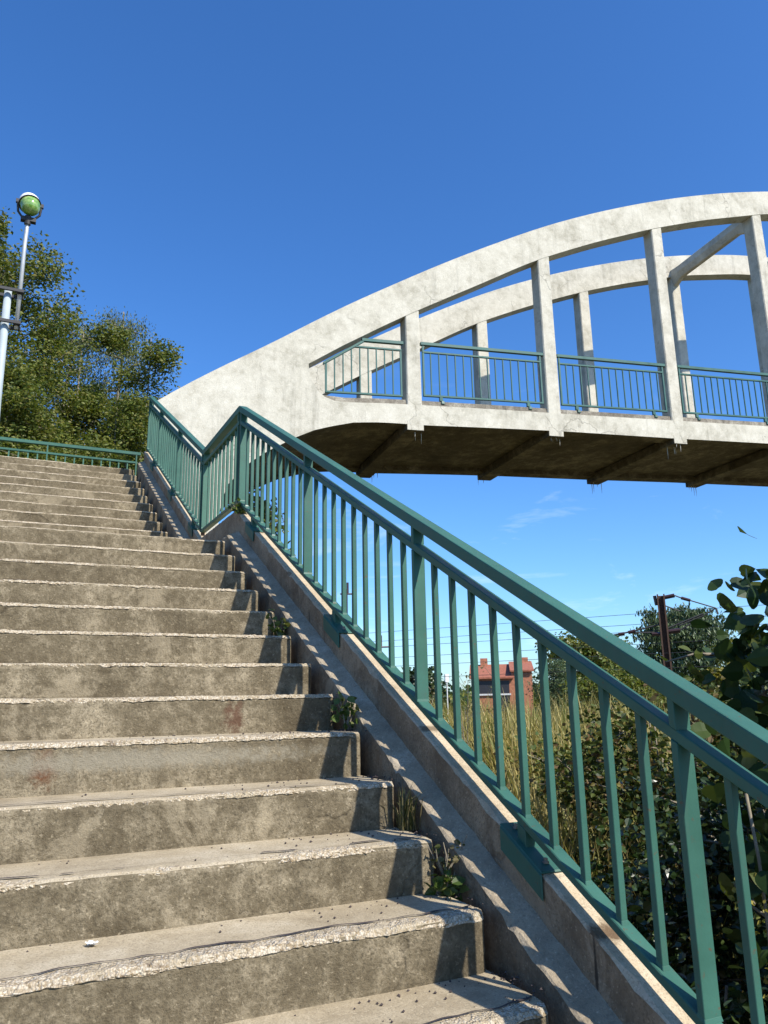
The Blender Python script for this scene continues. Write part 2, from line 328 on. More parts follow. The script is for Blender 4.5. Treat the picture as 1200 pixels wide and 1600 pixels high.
# ------------------------------------------------------------------ staircase
stair = thing('staircase', 'worn concrete outdoor staircase with chipped step edges climbing beside the green railing', 'staircase', (0, 1.0, GZ))
def fbm(x, seed, octs=((3, .5), (9, .3), (27, .2))):
    r = np.random.default_rng(seed); o = np.zeros_like(x)
    for f, a in octs:
        p = r.uniform(0, 6.28, 3); o += a*(np.sin(f*x+p[0])+np.sin(1.7*f*x+p[1])+np.sin(.6*f*x+p[2]))/3
    return o
def step(idx, y, z, r, t, near, last_depth=None):
    """one step: tread + riser block, with a chipped front edge; nosing strip of broken aggregate on top of it"""
    dx = 0.012 if near else 0.03
    n = int((XR-XL)/dx); xs = np.linspace(XL, XR, n)
    seed = 100+idx
    wav = fbm(xs, seed, ((2, .5), (7, .5)))*0.006
    chip = np.clip(fbm(xs, seed+1, ((2.3, .4), (8, .4), (31, .25)))+0.05, 0, 1)*(0.026 if near else 0.020)
    # rounded right-hand corner
    rc = 0.05; d = np.clip((xs-(XR-rc))/rc, 0, 1); rnd = rc*0.6*(1-np.sqrt(np.clip(1-d*d, 0, 1)))
    depth = last_depth or t+0.03
    prof = [(0.0, -r-0.02), (0.0, -r*0.5), (0.0, -0.045), (0.0, -0.022), (0.006, -0.006), (0.022, 0.0), (0.06, 0.0), (depth*0.6, 0.0), (depth, 0.002)]
    mb = MB(); k = len(prof)
    tmb = []
    for i, x in enumerate(xs):
        for j, (py, pz) in enumerate(prof):
            c = chip[i] if 2 <= j <= 5 else 0
            yy = y+py+wav[i]*(1 if j <= 5 else .3)+(c*0.55 if j in (2, 3, 4) else c*0.3)+rnd[i]*(1 if j <= 6 else 0)
            zz = z+pz-(c*0.5 if j in (3, 4, 5) else 0)
            mb.v.append((x, yy, zz))
        mb.v.append((x, y+depth, z-r-0.02))
    k += 1
    for i in range(n-1):
        for j in range(k):
            j2 = (j+1) % k
            mb.f.append((i*k+j, (i+1)*k+j, (i+1)*k+j2, i*k+j2))
    mb.f.append(tuple(range(k))); mb.f.append(tuple((n-1)*k+j for j in reversed(range(k))))
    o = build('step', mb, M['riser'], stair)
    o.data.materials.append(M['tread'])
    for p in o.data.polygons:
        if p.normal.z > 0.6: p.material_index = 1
    # broken nosing
    g = np.random.default_rng(seed+5)
    lower = 0.004+0.015*np.clip(fbm(xs, seed+2, ((2.9, .5), (11, .35), (37, .3)))+0.45, 0, 1.3)
    upper = 0.035+0.035*np.clip(fbm(xs, seed+3, ((2.1, .5), (10, .4), (33, .3)))+0.35, 0, 1.2)
    kf = 1.0 if idx <= 22 else (.62 if near else .5)
    lower *= kf; upper *= kf
    miss = np.clip((fbm(xs, seed+4, ((1.7, .6), (6, .4), (19, .15)))-(0.30 if idx <= 22 else 0.02))/.18, 0, 1)
    rows = 7; nm = MB()
    for i, x in enumerate(xs):
        c = chip[i]; ys = y+wav[i]+rnd[i]
        A = (ys-0.0015+c*.55, z-0.006-lower[i]); B = (ys-0.0015+c*.5, z-0.014-c*.4); C = (ys+0.012+c*.3, z+0.0015-c*.45); D = (ys+0.02+upper[i], z+0.0012)
        k_ = miss[i]; A = (A[0]+.006*k_, A[1]+lower[i]*.6*k_); B = (B[0]+.007*k_, B[1]-.003*k_); C = (C[0]+.004*k_, C[1]-.004*k_); D = (D[0]-upper[i]*.6*k_, D[1]-.0035*k_)
        path = [A, ((A[0]+B[0])/2, (A[1]+B[1])/2), B, C, ((C[0]*2+D[0])/3, (C[1]*2+D[1])/3), ((C[0]+D[0]*2)/3, (C[1]+D[1]*2)/3), D]
        for q, (py, pz) in enumerate(path):
            a = 0.0 if q in (0, 6) else (0.0022 if near else 0.0014)
            nm.v.append((x+g.normal(0, a*.6), py+g.normal(0, a), pz+g.normal(0, a*.7)))
    for i in range(n-1):
        for q in range(rows-1):
            nm.f.append((i*rows+q, (i+1)*rows+q, (i+1)*rows+q+1, i*rows+q+1))
    build('nosing', nm, M['nosing'], o)
    if near:                                  # remains of the dark strip let into the tread behind the broken edge
        sm = MB(); on = fbm(xs, seed+6, ((1.3, .6), (5, .3), (23, .3))) > (-0.30 if idx in (20, 21, 22, 23) else 0.05)
        w = 0.007+0.013*np.clip(fbm(xs, seed+7, ((4, .5), (29, .5)))+.4, 0, 1)
        w = np.where(on, w, 0.0010)
        for i in range(n-1):
            if True:
                a0 = y+wav[i]+rnd[i]+upper[i]+0.014; a1 = y+wav[i+1]+rnd[i+1]+upper[i+1]+0.014
                sm.v.extend([(xs[i], a0, z+.0055), (xs[i], a0+w[i], z+.005)])
                if i: sm.f.append((2*i-2, 2*i, 2*i+1, 2*i-1))
        if sm.f: build('edge_strip', sm, M['strip'], o)
    return o
for i in range(-6, 13):
    z = Z1+i*R1+ZADJ.get(i, 0); y = Y1+i*T1
    rr = R1 + ZADJ.get(i, 0)-ZADJ.get(i-1, 0)
    step(i+20, y, z, rr, T1, -2 <= i <= 9, last_depth=(Y2-Y_LAND+0.03) if i == 12 else None)
for i in range(N2):
    z = Z_LAND+(i+1)*R2; y = Y2+i*T2
    step(60+i, y, z, R2, T2, False, last_depth=2.45 if i == N2-1 else None)
core = MB()   # body under the steps
def stair_poly(off):
    return [(Y1-6*T1+.1, GZ-.3), (Y1-6*T1+.1, Z1-7*R1-off), (Y_LAND+.1, Z_LAND-R1-off), (Y2+.1, Z_LAND-.2-off), (Y_TOP+.1, Z_TOP-R2-off), (Y_TOP+2.4, Z_TOP-R2-off), (Y_TOP+2.4, GZ-.3)]
def extrude_x(mb, poly, x0, x1):
    n = len(poly)
    v = [(x0, a, c) for a, c in poly]+[(x1, a, c) for a, c in poly]
    mb.add(v, [tuple(range(n)), tuple(reversed(range(n, 2*n)))]+[(i, n+i, n+(i+1) % n, (i+1) % n) for i in range(n)])
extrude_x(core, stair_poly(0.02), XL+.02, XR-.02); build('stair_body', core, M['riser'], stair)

def refine(o, cuts, amp, seed, scale=9.0):
    """subdivide and roughen a solid so that its edges are not ruler-straight"""
    from mathutils import noise as mn
    bm = bmesh.new(); bm.from_mesh(o.data)
    for _ in range(cuts):
        ed = [e for e in bm.edges if e.calc_length() > 0.05]
        bmesh.ops.subdivide_edges(bm, edges=ed, cuts=1, use_grid_fill=True)
        bmesh.ops.triangulate(bm, faces=[f for f in bm.faces if len(f.verts) > 4])
    bm.normal_update()
    for v in bm.verts:
        p = v.co*scale+Vector((seed, seed*.3, 0))
        d = mn.noise(p)*.6+mn.noise(p*3.1)*.4
        v.co += v.normal*d*amp
    bm.to_mesh(o.data); bm.free()

def strip_solid(name, prof, x0, x1, zbot, mat, amp, seed, dy=0.03, tilt=0.0):
    """solid between x0 and x1 below the polyline prof (y, z), finely divided along its length, edges chipped"""
    from mathutils import noise as mn
    ys = np.arange(prof[0][0], prof[-1][0]+1e-6, dy); zs = np.interp(ys, [p[0] for p in prof], [p[1] for p in prof])
    mb = MB(); c = 0.006
    for y, z in zip(ys, zs):
        q = Vector((seed, y*9, 0)); ch = max(0, mn.noise(q*1.0)*.7+mn.noise(q*3.3)*.6+mn.noise(q*.37)*.4)*0.026
        w = lambda s, f=14: mn.noise(Vector((s+seed, y*f, 1)))*amp
        zb = zbot if not callable(zbot) else zbot(y, z)
        sec = [(x0+w(1), zb), (x0+w(2), z-.22), (x0+w(3), z-.10), (x0+w(4)*.6, z-tilt-c-ch*1.2), (x0+c+ch+w(5)*.4, z-tilt+w(6)*.5), ((x0+x1)/2, z-tilt*.5+w(7)*.6), (x1-c, z+w(8)*.5), (x1, z-c), (x1, zb)]
        mb.v.extend([(a, y, b) for a, b in sec])
    k = 9; n = len(ys)
    for i in range(n-1):
        for j in range(k):
            j2 = (j+1) % k; mb.f.append((i*k+j, i*k+j2, (i+1)*k+j2, (i+1)*k+j))
    mb.f.append(tuple(range(k-1, -1, -1))); mb.f.append(tuple((n-1)*k+j for j in range(k)))
    o = build(name, mb, mat, stair); return o
YB = Y1-6*T1-0.1
def nz2(y): return Z_LAND+R2+(R2/T2)*(y-Y2)
ZS = nz(6.0)+.02
def ref_up0(y): return nz(6.10)+.0204+.5225*(y-7.46)
ramp_prof = [(YB, nz(YB)+.02), (6.0, ZS), (7.29, ZS), (11.45, ref_up0(11.45)+.034)]
M['ramptop'] = concrete('ramp_top_concrete', (.20, .16, .11), (.33, .27, .185), (.46, .39, .29), 1.7, 9, 110, bs=0.6, spots=0.4, ga=.6)
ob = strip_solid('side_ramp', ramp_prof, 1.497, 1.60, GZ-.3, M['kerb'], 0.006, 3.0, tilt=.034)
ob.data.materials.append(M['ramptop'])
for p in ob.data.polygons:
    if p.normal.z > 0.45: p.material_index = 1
CI, CO = 1.588, 1.71
ZC = nz(6.10)+.164
curb_prof = [(YB, nz(YB)+.164), (6.10, ZC), (7.46, ZC+.02), (11.5, ZC+.02+.522*(11.5-7.46))]
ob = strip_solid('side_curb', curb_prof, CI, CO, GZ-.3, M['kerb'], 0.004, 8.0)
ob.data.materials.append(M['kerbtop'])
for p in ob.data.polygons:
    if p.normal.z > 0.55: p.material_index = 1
strip_solid('left_curb', [(a, b_+.02) for a, b_ in curb_prof], XL-.14, XL+.01, GZ-.3, M['kerb'], 0.004, 12.0)

# ------------------------------------------------------------------ stair railings
XI = 1.592
HR_B, HR_T = 1.015, 1.070        # handrail underside / top above the nosing line
MR_B, MR_T = 0.908, 0.943
BR_B, BR_T = 0.228, 0.259
def slab_bar(mb, ya, za, yb, zb, lo, hi, x0, x1):
    mb.hexa([(x0, ya, za+lo), (x1, ya, za+lo), (x1, ya, za+hi), (x0, ya, za+hi)], [(x0, yb, zb+lo), (x1, yb, zb+lo), (x1, yb, zb+hi), (x0, yb, zb+hi)])
def stair_rail(label, y0, y1, ref, posts, pitch, brackets, mat, curb_z):
    root = thing('stair_railing', label, 'railing', (XI+.03, (y0+y1)/2, ref((y0+y1)/2)), 'green railing panels up the staircase')
    m1 = MB(); slab_bar(m1, y0, ref(y0), y1, ref(y1), HR_B, HR_T, XI, XI+.066); build('handrail', m1, mat, root, .005, seg=2)
    for nm, lo, hi in (('mid_rail', MR_B, MR_T), ('bottom_rail', BR_B, BR_T)):
        m1 = MB(); slab_bar(m1, y0+.01, ref(y0+.01), y1-.01, ref(y1-.01), lo, hi, XI+.006, XI+.056); build(nm, m1, mat, root, .003)
    def upright(y, w, x0, x1, lo, hi, nm):
        m2 = MB(); a, c = y-w/2, y+w/2
        m2.hexa([(x0, a, ref(a)+lo), (x1, a, ref(a)+lo), (x1, c, ref(c)+lo), (x0, c, ref(c)+lo)], [(x0, a, ref(a)+hi), (x1, a, ref(a)+hi), (x1, c, ref(c)+hi), (x0, c, ref(c)+hi)])
        if nm == 'baluster' or hi < .95:
            a, c = y-w/2-.003, y+w/2+.003
            m2.hexa([(x0-.003, a, ref(a)+lo), (x1+.003, a, ref(a)+lo), (x1+.003, c, ref(c)+lo), (x0-.003, c, ref(c)+lo)], [(x0, a+.003, ref(a+.003)+lo+.012), (x1, a+.003, ref(a+.003)+lo+.012), (x1, c-.003, ref(c-.003)+lo+.012), (x0, c-.003, ref(c-.003)+lo+.012)])
        return build(nm, m2, mat, root, .0015)
    for y in posts:
        upright(y, .022, XI+.003, XI+.059, BR_T-.001, MR_B+.001, 'post'); 
        upright(y, .0225, XI+.0035, XI+.0585, MR_T-.001, HR_B+.001, 'post')
    ya = sorted([y for y in posts])
    grid = [y0+.012]+ya+[y1-.012]
    for a, c in zip(grid[:-1], grid[1:]):
        n = int(round((c-a)/pitch))
        for k in range(1, n):
            y = a+(c-a)*k/n
            upright(y, .0225, XI+.020, XI+.0425, BR_T-.001, MR_B+.001, 'baluster')
    for (yc, up_) in brackets:
        sl = (ref(yc+.1)-ref(yc-.1))/.2
        zt = lambda y: curb_z(y)+.004
        bb = MB(); a, c = yc-.112, yc+.112
        for (xa, xb, lo, hi) in ((CI-.012, CO+.012, 0, .008), (CI-.0125, CI-.0045, -.078, .0), (CO+.0045, CO+.0125, -.078, .0)):
            bb.hexa([(xa, a, zt(a)+lo), (xb, a, zt(a)+lo), (xb, a, zt(a)+hi), (xa, a, zt(a)+hi)], [(xa, c, zt(c)+lo), (xb, c, zt(c)+lo), (xb, c, zt(c)+hi), (xa, c, zt(c)+hi)])
        bo = build('bracket', bb, mat, root, .004)
        sb = MB(); ys_ = yc+.015; zs_ = zt(ys_)+.006
        sb.hexa([(XI+.006, ys_-.022, zs_-sl*.022), (XI+.046, ys_-.022, zs_-sl*.022), (XI+.046, ys_+.022, zs_+sl*.022), (XI+.006, ys_+.022, zs_+sl*.022)],
                [(XI+.006, ys_-.022, ref(ys_-.022)+BR_B+.001), (XI+.046, ys_-.022, ref(ys_-.022)+BR_B+.001), (XI+.046, ys_+.022, ref(ys_+.022)+BR_B+.001), (XI+.006, ys_+.022, ref(ys_+.022)+BR_B+.001)])
        build('stub', sb, mat, bo, .002)
        for yy in (a+.035, c-.03):
            bt = MB(); bt.lathe((CI+.035, yy, zt(yy)+.006), [(.0001, 0), (.011, 0), (.011, .006), (.007, .006), (.007, .016), (.0001, .018)], n=10); build('bolt', bt, M['bolt'], bo)
    return root
curbz = lambda y: float(np.interp(y, [p[0] for p in curb_prof], [p[1] for p in curb_prof]))
ref_low = lambda y: nz(y)
J1, J2, J3 = 6.10, 7.46, 11.32
ref_mid = lambda y: nz(J1)+.015*(y-J1)
ref_up = lambda y: ref_mid(J2)+.5225*(y-J2)
stair_rail('long green railing panel beside the lower flight, nearest, running down out of the picture', -0.15, J1-.004, ref_low, [0.16, 1.60, 3.04, 4.48, J1-.05], .145,
           [(0.62, 0), (2.305, 0), (3.98, 0), (5.65, 0)], M['green'], curbz)
stair_rail('short level green railing panel at the middle landing between two sloping panels', J1+.004, J2-.004, ref_mid, [J1+.045, J2-.045], .145, [], M['greenold'], curbz)
stair_rail('farther sloping green railing panel beside the upper flight of stairs', J2+.004, J3, ref_up, [J2+.045, 8.85, 10.25, J3-.03], .145,
           [(7.86, 0), (9.15, 0), (10.65, 0)], M['green'], curbz)
for nm, yj, zr, lab in (('joint_post', J1, ref_low(J1), 'thin rusty upright at the near upper corner of the railing'), ('joint_post', J2, ref_mid(J2), 'thin rusty upright at the low bend of the railing beyond the landing'),
                        ('joint_post', J3+.03, ref_up(J3+.03), 'grey rusty end post at the top of the upper railing panel')):
    jb = MB(); jb.box(XI+.012, XI+.05, yj-.004 if yj < 11 else yj-.02, yj+.004 if yj < 11 else yj+.02, zr+.20, zr+.985)
    tag(build(nm, jb, M['rust']), lab, 'post', 'rusty uprights of the stair railing')

# railing across the top landing
YT = 13.8; ZT0 = Z_TOP
tr = thing('landing_railing', 'level green railing running across the top of the stairs in front of the trees', 'railing', (0, YT, ZT0))
def hbar(nm, x0, x1, y0, y1, z0, z1, par, mat, bev=.003):
    q = MB(); q.box(x0, x1, y0, y1, z0, z1); return build(nm, q, mat, par, bev)
hbar('handrail', -2.6, 1.85, YT-.033, YT+.033, ZT0+.995, ZT0+1.05, tr, M['green'], .005)
hbar('mid_rail', -2.6, 1.80, YT-.025, YT+.025, ZT0+.84, ZT0+.875, tr, M['green'])
hbar('bottom_rail', -2.6, 1.80, YT-.025, YT+.025, ZT0+.12, ZT0+.155, tr, M['green'])
for k in range(31):
    x = 1.78-k*.145
    if k in (0, 10, 20, 30): hbar('post', x-.011, x+.011, YT-.028, YT+.028, ZT0+.0, ZT0+.9949, tr, M['green'], .0015)
    else: hbar('baluster', x-.0112, x+.0112, YT-.011, YT+.011, ZT0+.154, ZT0+.841, tr, M['greenold'], .0015)

# ------------------------------------------------------------------ concrete arch footbridge
TH = math.atan(0.115)
E1 = Vector((math.cos(TH), -math.sin(TH), 0)); E2 = Vector((math.sin(TH), math.cos(TH), 0)); O0 = Vector((0, 12, 0))
def W(s, t, z): p = O0+E1*s+E2*t; return (p.x, p.y, z)
SA = 20.07
TOPP = [(1.75, 4.58), (2.307, 5.00), (2.8, 5.334), (3.312, 5.666), (3.736, 5.95), (4.183, 6.262), (4.612, 6.557), (5.169, 6.92), (5.666, 7.225), (6.258, 7.593), (6.964, 8.01), (7.612, 8.375), (8.514, 8.863), (9.208, 9.214), (10.237, 9.676), (11.33, 10.111), (12.473, 10.511), (13.665, 10.872), (14.923, 11.182), (16.5, 11.48), (18.2, 11.68), (SA, 11.75)]
UNDP = [(4.20, 5.545), (4.793, 5.955), (5.533, 6.43), (5.924, 6.675), (6.236, 6.86), (6.932, 7.265), (7.577, 7.635), (8.467, 8.165), (8.804, 8.34), (9.098, 8.49), (10.168, 8.985), (11.472, 9.52), (11.861, 9.665), (12.976, 10.05), (14.314, 10.44), (14.789, 10.575), (16.5, 10.91), (18.2, 11.12), (SA, 11.2)]
OPNP = [(4.20, 5.545), (4.215, 5.40), (4.26, 5.25), (4.365, 5.08), (4.476, 4.985), (4.65, 4.93), (4.832, 4.925), (5.565, 4.99), (6.206, 5.025), (8.0, 5.12), (9.05, 5.165), (11.39, 5.28), (14, 5.41), (17, 5.52), (SA, 5.56)]
BOTP = [(1.75, GZ-.3), (2.78, GZ-.3), (2.7801, 2.4), (2.80, 2.85), (2.84, 3.10), (2.919, 3.343), (3.275, 3.749), (3.533, 3.943), (3.97, 4.21), (4.302, 4.376), (4.619, 4.48), (4.987, 4.58), (5.465, 4.632), (5.963, 4.65), (6.3, 4.66), (6.959, 4.701), (7.975, 4.761), (9.138, 4.822), (11.488, 4.912), (13.886, 5.025), (17, 5.14), (SA, 5.18)]
def curve(P, s):
    s = s if s <= SA else 2*SA-s
    return float(np.interp(s, [p[0] for p in P], [p[1] for p in P]))
def smooth_s(P, a, b, n):
    return None
bridge = thing('arch_footbridge', 'pale concrete bowstring arch footbridge with green railings crossing above the stairs to the right', 'bridge', W(SA, 1.5, GZ))
S_BASE = sorted(set([1.75, 2.0, 2.3, 2.6, 2.78, 2.7801, 2.79, 2.80, 2.82, 2.84, 2.87, 2.919, 3.05, 3.16, 3.275, 3.4, 3.533, 3.75, 3.97, 4.13, 4.20, 4.215, 4.235, 4.26, 4.31, 4.365, 4.42, 4.476, 4.55, 4.65, 4.74, 4.832, 4.98]+[round(5.15+.24*k, 3) for k in range(63)]+[SA]))
S_ALL = S_BASE+[2*SA-s for s in reversed(S_BASE[:-1])]
def smoothed(P):
    """resample with a light smoothing so that the outline curves instead of kinking"""
    q = np.array([curve(P, s) for s in S_BASE]); S = np.array(S_BASE); r = q.copy()
    for i, s in enumerate(S):
        if s > 5.6:
            w = np.exp(-((S-s)/.55)**2)*(S > 4.9); A = np.c_[np.ones_like(S), S-s, (S-s)**2]; Wt = w[:, None]
            r[i] = np.linalg.lstsq(A*np.sqrt(Wt), q*np.sqrt(w), rcond=None)[0][0]
    full = list(r)+list(reversed(r[:-1])); return dict(zip(S_ALL, full))
def sm_top():
    q = np.array([curve(TOPP, s) for s in S_BASE]); S = np.array(S_BASE); r = q.copy()
    for i, s in enumerate(S):
        w = np.exp(-((S-s)/.6)**2); A = np.c_[np.ones_like(S), S-s, (S-s)**2]
        r[i] = np.linalg.lstsq(A*np.sqrt(w)[:, None], q*np.sqrt(w), rcond=None)[0][0]
    return dict(zip(S_ALL, list(r)+list(reversed(r[:-1]))))
TOPc, UNDc, OPNc, BOTc = sm_top(), smoothed(UNDP), smoothed(OPNP), {s: curve(BOTP, s) for s in S_ALL}
TT = 0.30
def truss(t0, t1, name):
    mb = MB()
    def strip(ss, lo, hi, capl=True, capr=True):
        n = len(ss); b0 = len(mb.v)
        for s in ss:
            mb.v.extend([W(s, t0, lo(s)), W(s, t0, hi(s)), W(s, t1, hi(s)), W(s, t1, lo(s))])
        for i in range(n-1):
            for j in range(4):
                j2 = (j+1) % 4; mb.f.append((b0+i*4+j, b0+(i+1)*4+j, b0+(i+1)*4+j2, b0+i*4+j2))
        if capl: mb.f.append((b0, b0+1, b0+2, b0+3))
        if capr: mb.f.append(tuple(b0+(n-1)*4+j for j in (3, 2, 1, 0)))
    a = [s for s in S_ALL if s <= 4.2]; bmid = [s for s in S_ALL if 4.2 <= s <= 2*SA-4.2+1e-6]; c = [s for s in S_ALL if s >= 2*SA-4.2-1e-6]
    bt, tp, un, op = BOTc.get, TOPc.get, UNDc.get, OPNc.get
    strip(a, bt, tp, True, False); strip(c, bt, tp, False, True)
    strip(bmid, un, tp, False, False); strip(bmid, bt, op, False, False)
    o = build(name, mb, M['white'], bridge, .012)
    o.data.materials.append(M['soffit'])  # dark concrete for undersides and inner faces below the deck
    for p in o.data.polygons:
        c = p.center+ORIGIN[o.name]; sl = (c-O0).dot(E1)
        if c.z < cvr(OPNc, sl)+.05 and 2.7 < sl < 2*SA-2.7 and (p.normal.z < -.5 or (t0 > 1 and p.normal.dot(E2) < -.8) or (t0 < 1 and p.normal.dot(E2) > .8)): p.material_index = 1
    return o
def cvr(D, s): return float(np.interp(s, S_ALL, [D[q] for q in S_ALL]))
truss(0, TT, 'arch_truss'); truss(2.75, 3.05, 'arch_truss')
# low kerb ledge set back along the top of each edge beam
for t0, t1 in ((.035, .27), (2.78, 3.015)):
    lb = MB(); ss = [s for s in S_ALL if 4.36 <= s <= 2*SA-4.36]
    b0 = 0
    for s in ss:
        z = OPNc[s]; h = .10 if 4.9 < s < 2*SA-4.9 else min(.10, max(.002, 5.03-z))
        lb.v.extend([W(s, t0, z-.03), W(s, t0+.012, z+h), W(s, t1, z+h), W(s, t1, z-.03)])
    for i in range(len(ss)-1):
        for j in range(4):
            j2 = (j+1) % 4; lb.f.append((i*4+j, (i+1)*4+j, (i+1)*4+j2, i*4+j2))
    lb.f.append((0, 1, 2, 3)); k = len(ss)-1; lb.f.append(tuple(k*4+j for j in (3, 2, 1, 0)))
    build('kerb_ledge', lb, M['ledge'], bridge)
COLS = [6.10+2.794*k for k in range(11)]
def cv(D, s): return float(np.interp(s, S_ALL, [D[q] for q in S_ALL]))
rg = random.Random(4)
for k, sc in enumerate(COLS):
    for t0 in (0.004, 2.754):
        q = MB(); w0, w1 = .132, .142
        zb, zt = cv(OPNc, sc)-.02, cv(UNDc, sc)+.1
        lv = [0, .33, .66, 1.0]
        for f in lv:
            w = w1+(w0-w1)*f + rg.uniform(-.003, .003); z = zb+(zt-zb)*f; tt = t0+.002+rg.uniform(0, .004)
            q.v.extend([W(sc-w, tt, z), W(sc+w, tt, z), W(sc+w, t0+.292, z), W(sc-w, t0+.292, z)])
        for i in range(3):
            for j in range(4):
                j2 = (j+1) % 4; q.f.append((i*4+j, i*4+j2, (i+1)*4+j2, (i+1)*4+j))
        q.f.append((3, 2, 1, 0)); q.f.append((12, 13, 14, 15))
        build('column', q, M['white'], bridge, .018)
    cbm = MB(); zb = cv(BOTc, sc); w = .16
    cbm.hexa([W(sc-w, -.003, zb-.115), W(sc+w, -.003, zb-.105), W(sc+w, 3.053, zb-.105), W(sc-w, 3.053, zb-.115)], [W(sc-w, -.003, zb+.06), W(sc+w, -.003, zb+.07), W(sc+w, 3.053, zb+.07), W(sc-w, 3.053, zb+.06)])
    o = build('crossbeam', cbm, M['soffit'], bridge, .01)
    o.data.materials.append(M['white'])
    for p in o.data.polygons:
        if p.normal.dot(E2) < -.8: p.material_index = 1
    cb2 = MB(); w = .12
    cb2.hexa([W(sc-w, .301, zb+.05), W(sc+w, .301, zb+.05), W(sc+w, 2.749, zb+.05), W(sc-w, 2.749, zb+.05)], [W(sc-w, .301, zb+.42), W(sc+w, .301, zb+.42), W(sc+w, 2.749, zb+.42), W(sc-w, 2.749, zb+.42)])
    build('crossbeam_web', cb2, M['soffit'], bridge)
    # lime drips under the crossbeam ends
    dr = MB()
    for _ in range(9):
        s = sc+rg.uniform(-.2, .28); t = rg.choice([rg.uniform(.02, .25), rg.uniform(2.8, 3.03)]); ln = rg.uniform(.05, .17) if rg.random() < .8 else .26
        zz = zb-(.10 if abs(s-sc) < .155 else -.006)
        dr.tube([W(s, t, zz+.02), W(s+.004, t, zz-ln*.5), W(s, t, zz-ln)], [.009, .006, .0015], 5)
    build('lime_drip', dr, M['lime'], bridge)
# deck slab with its dark underside, and the approach up from the landing
dk = MB(); ss = [s for s in S_ALL if 4.2 <= s <= 2*SA-4.2]
for s in ss:
    z = cv(OPNc, max(s, 4.7) if s < SA else min(s, 2*SA-4.7))
    z2 = z-.28 if 5.2 < s < 2*SA-5.2 else z-.32
    dk.v.extend([W(s, .301, z2), W(s, .301, z-.04), W(s, 2.749, z-.04), W(s, 2.749, z2)])
for i in range(len(ss)-1):
    for j in range(4):
        j2 = (j+1) % 4; dk.f.append((i*4+j, (i+1)*4+j, (i+1)*4+j2, i*4+j2))
dk.f.append((0, 1, 2, 3)); k = len(ss)-1; dk.f.append(tuple(k*4+j for j in (3, 2, 1, 0)))
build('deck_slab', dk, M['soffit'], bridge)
hn = MB()      # haunch soffit curving down into the abutment
ss = [2.78, 2.7801, 2.80, 2.84, 2.919, 3.1, 3.275, 3.533, 3.75, 3.97, 4.302, 4.619, 4.987, 5.465, 5.9]
for s in ss:
    z = curve(BOTP, max(s, 2.7801))+.04
    hn.v.extend([W(s, .301, z), W(s, 2.749, z)])
for i in range(len(ss)-1): hn.f.append((2*i, 2*i+2, 2*i+3, 2*i+1))
build('haunch_soffit', hn, M['soffit'], bridge)
ap = MB()
for k in range(9):
    s0 = 1.75+k*.272; z = Z_TOP+(k+1)*.172-.05
    ap.hexa([W(s0, .301, z-.20), W(s0+.285, .301, z-.20), W(s0+.285, 2.749, z-.20), W(s0, 2.749, z-.20)], [W(s0, .301, z-.001*(k % 2)), W(s0+.285, .301, z-.001*(k % 2)), W(s0+.285, 2.749, z-.001*(k % 2)), W(s0, 2.749, z-.001*(k % 2))])
build('approach_steps', ap, M['tread'], bridge)
# struts between the two arches
for k in (3, 4, 5, 6, 7):
    sc = COLS[k]; zb = cv(UNDc, sc); st = MB(); b_ = .15
    sec = lambda t, g: [W(sc-g*b_, t, zb-.02), W(sc-g*b_*.45, t, zb-.16), W(sc+g*b_*.45, t, zb-.16), W(sc+g*b_, t, zb-.02), W(sc+g*b_, t, zb+.14), W(sc-g*b_, t, zb+.14)]
    secs = [sec(.28, 1.0), sec(.55, .8), sec(2.5, .8), sec(2.77, 1.0)]
    secs[0] = [(x, y, z-(.12 if i in (1, 2) else 0)) for i, (x, y, z) in enumerate(secs[0])]
    secs[3] = [(x, y, z-(.12 if i in (1, 2) else 0)) for i, (x, y, z) in enumerate(secs[3])]
    for q in secs: st.v.extend(q)
    for i in range(3):
        for j in range(6):
            j2 = (j+1) % 6; st.f.append((i*6+j, i*6+j2, (i+1)*6+j2, (i+1)*6+j))
    st.f.append(tuple(range(5, -1, -1))); st.f.append(tuple(range(18, 24)))
    build('strut', st, M['white'], bridge, .012)

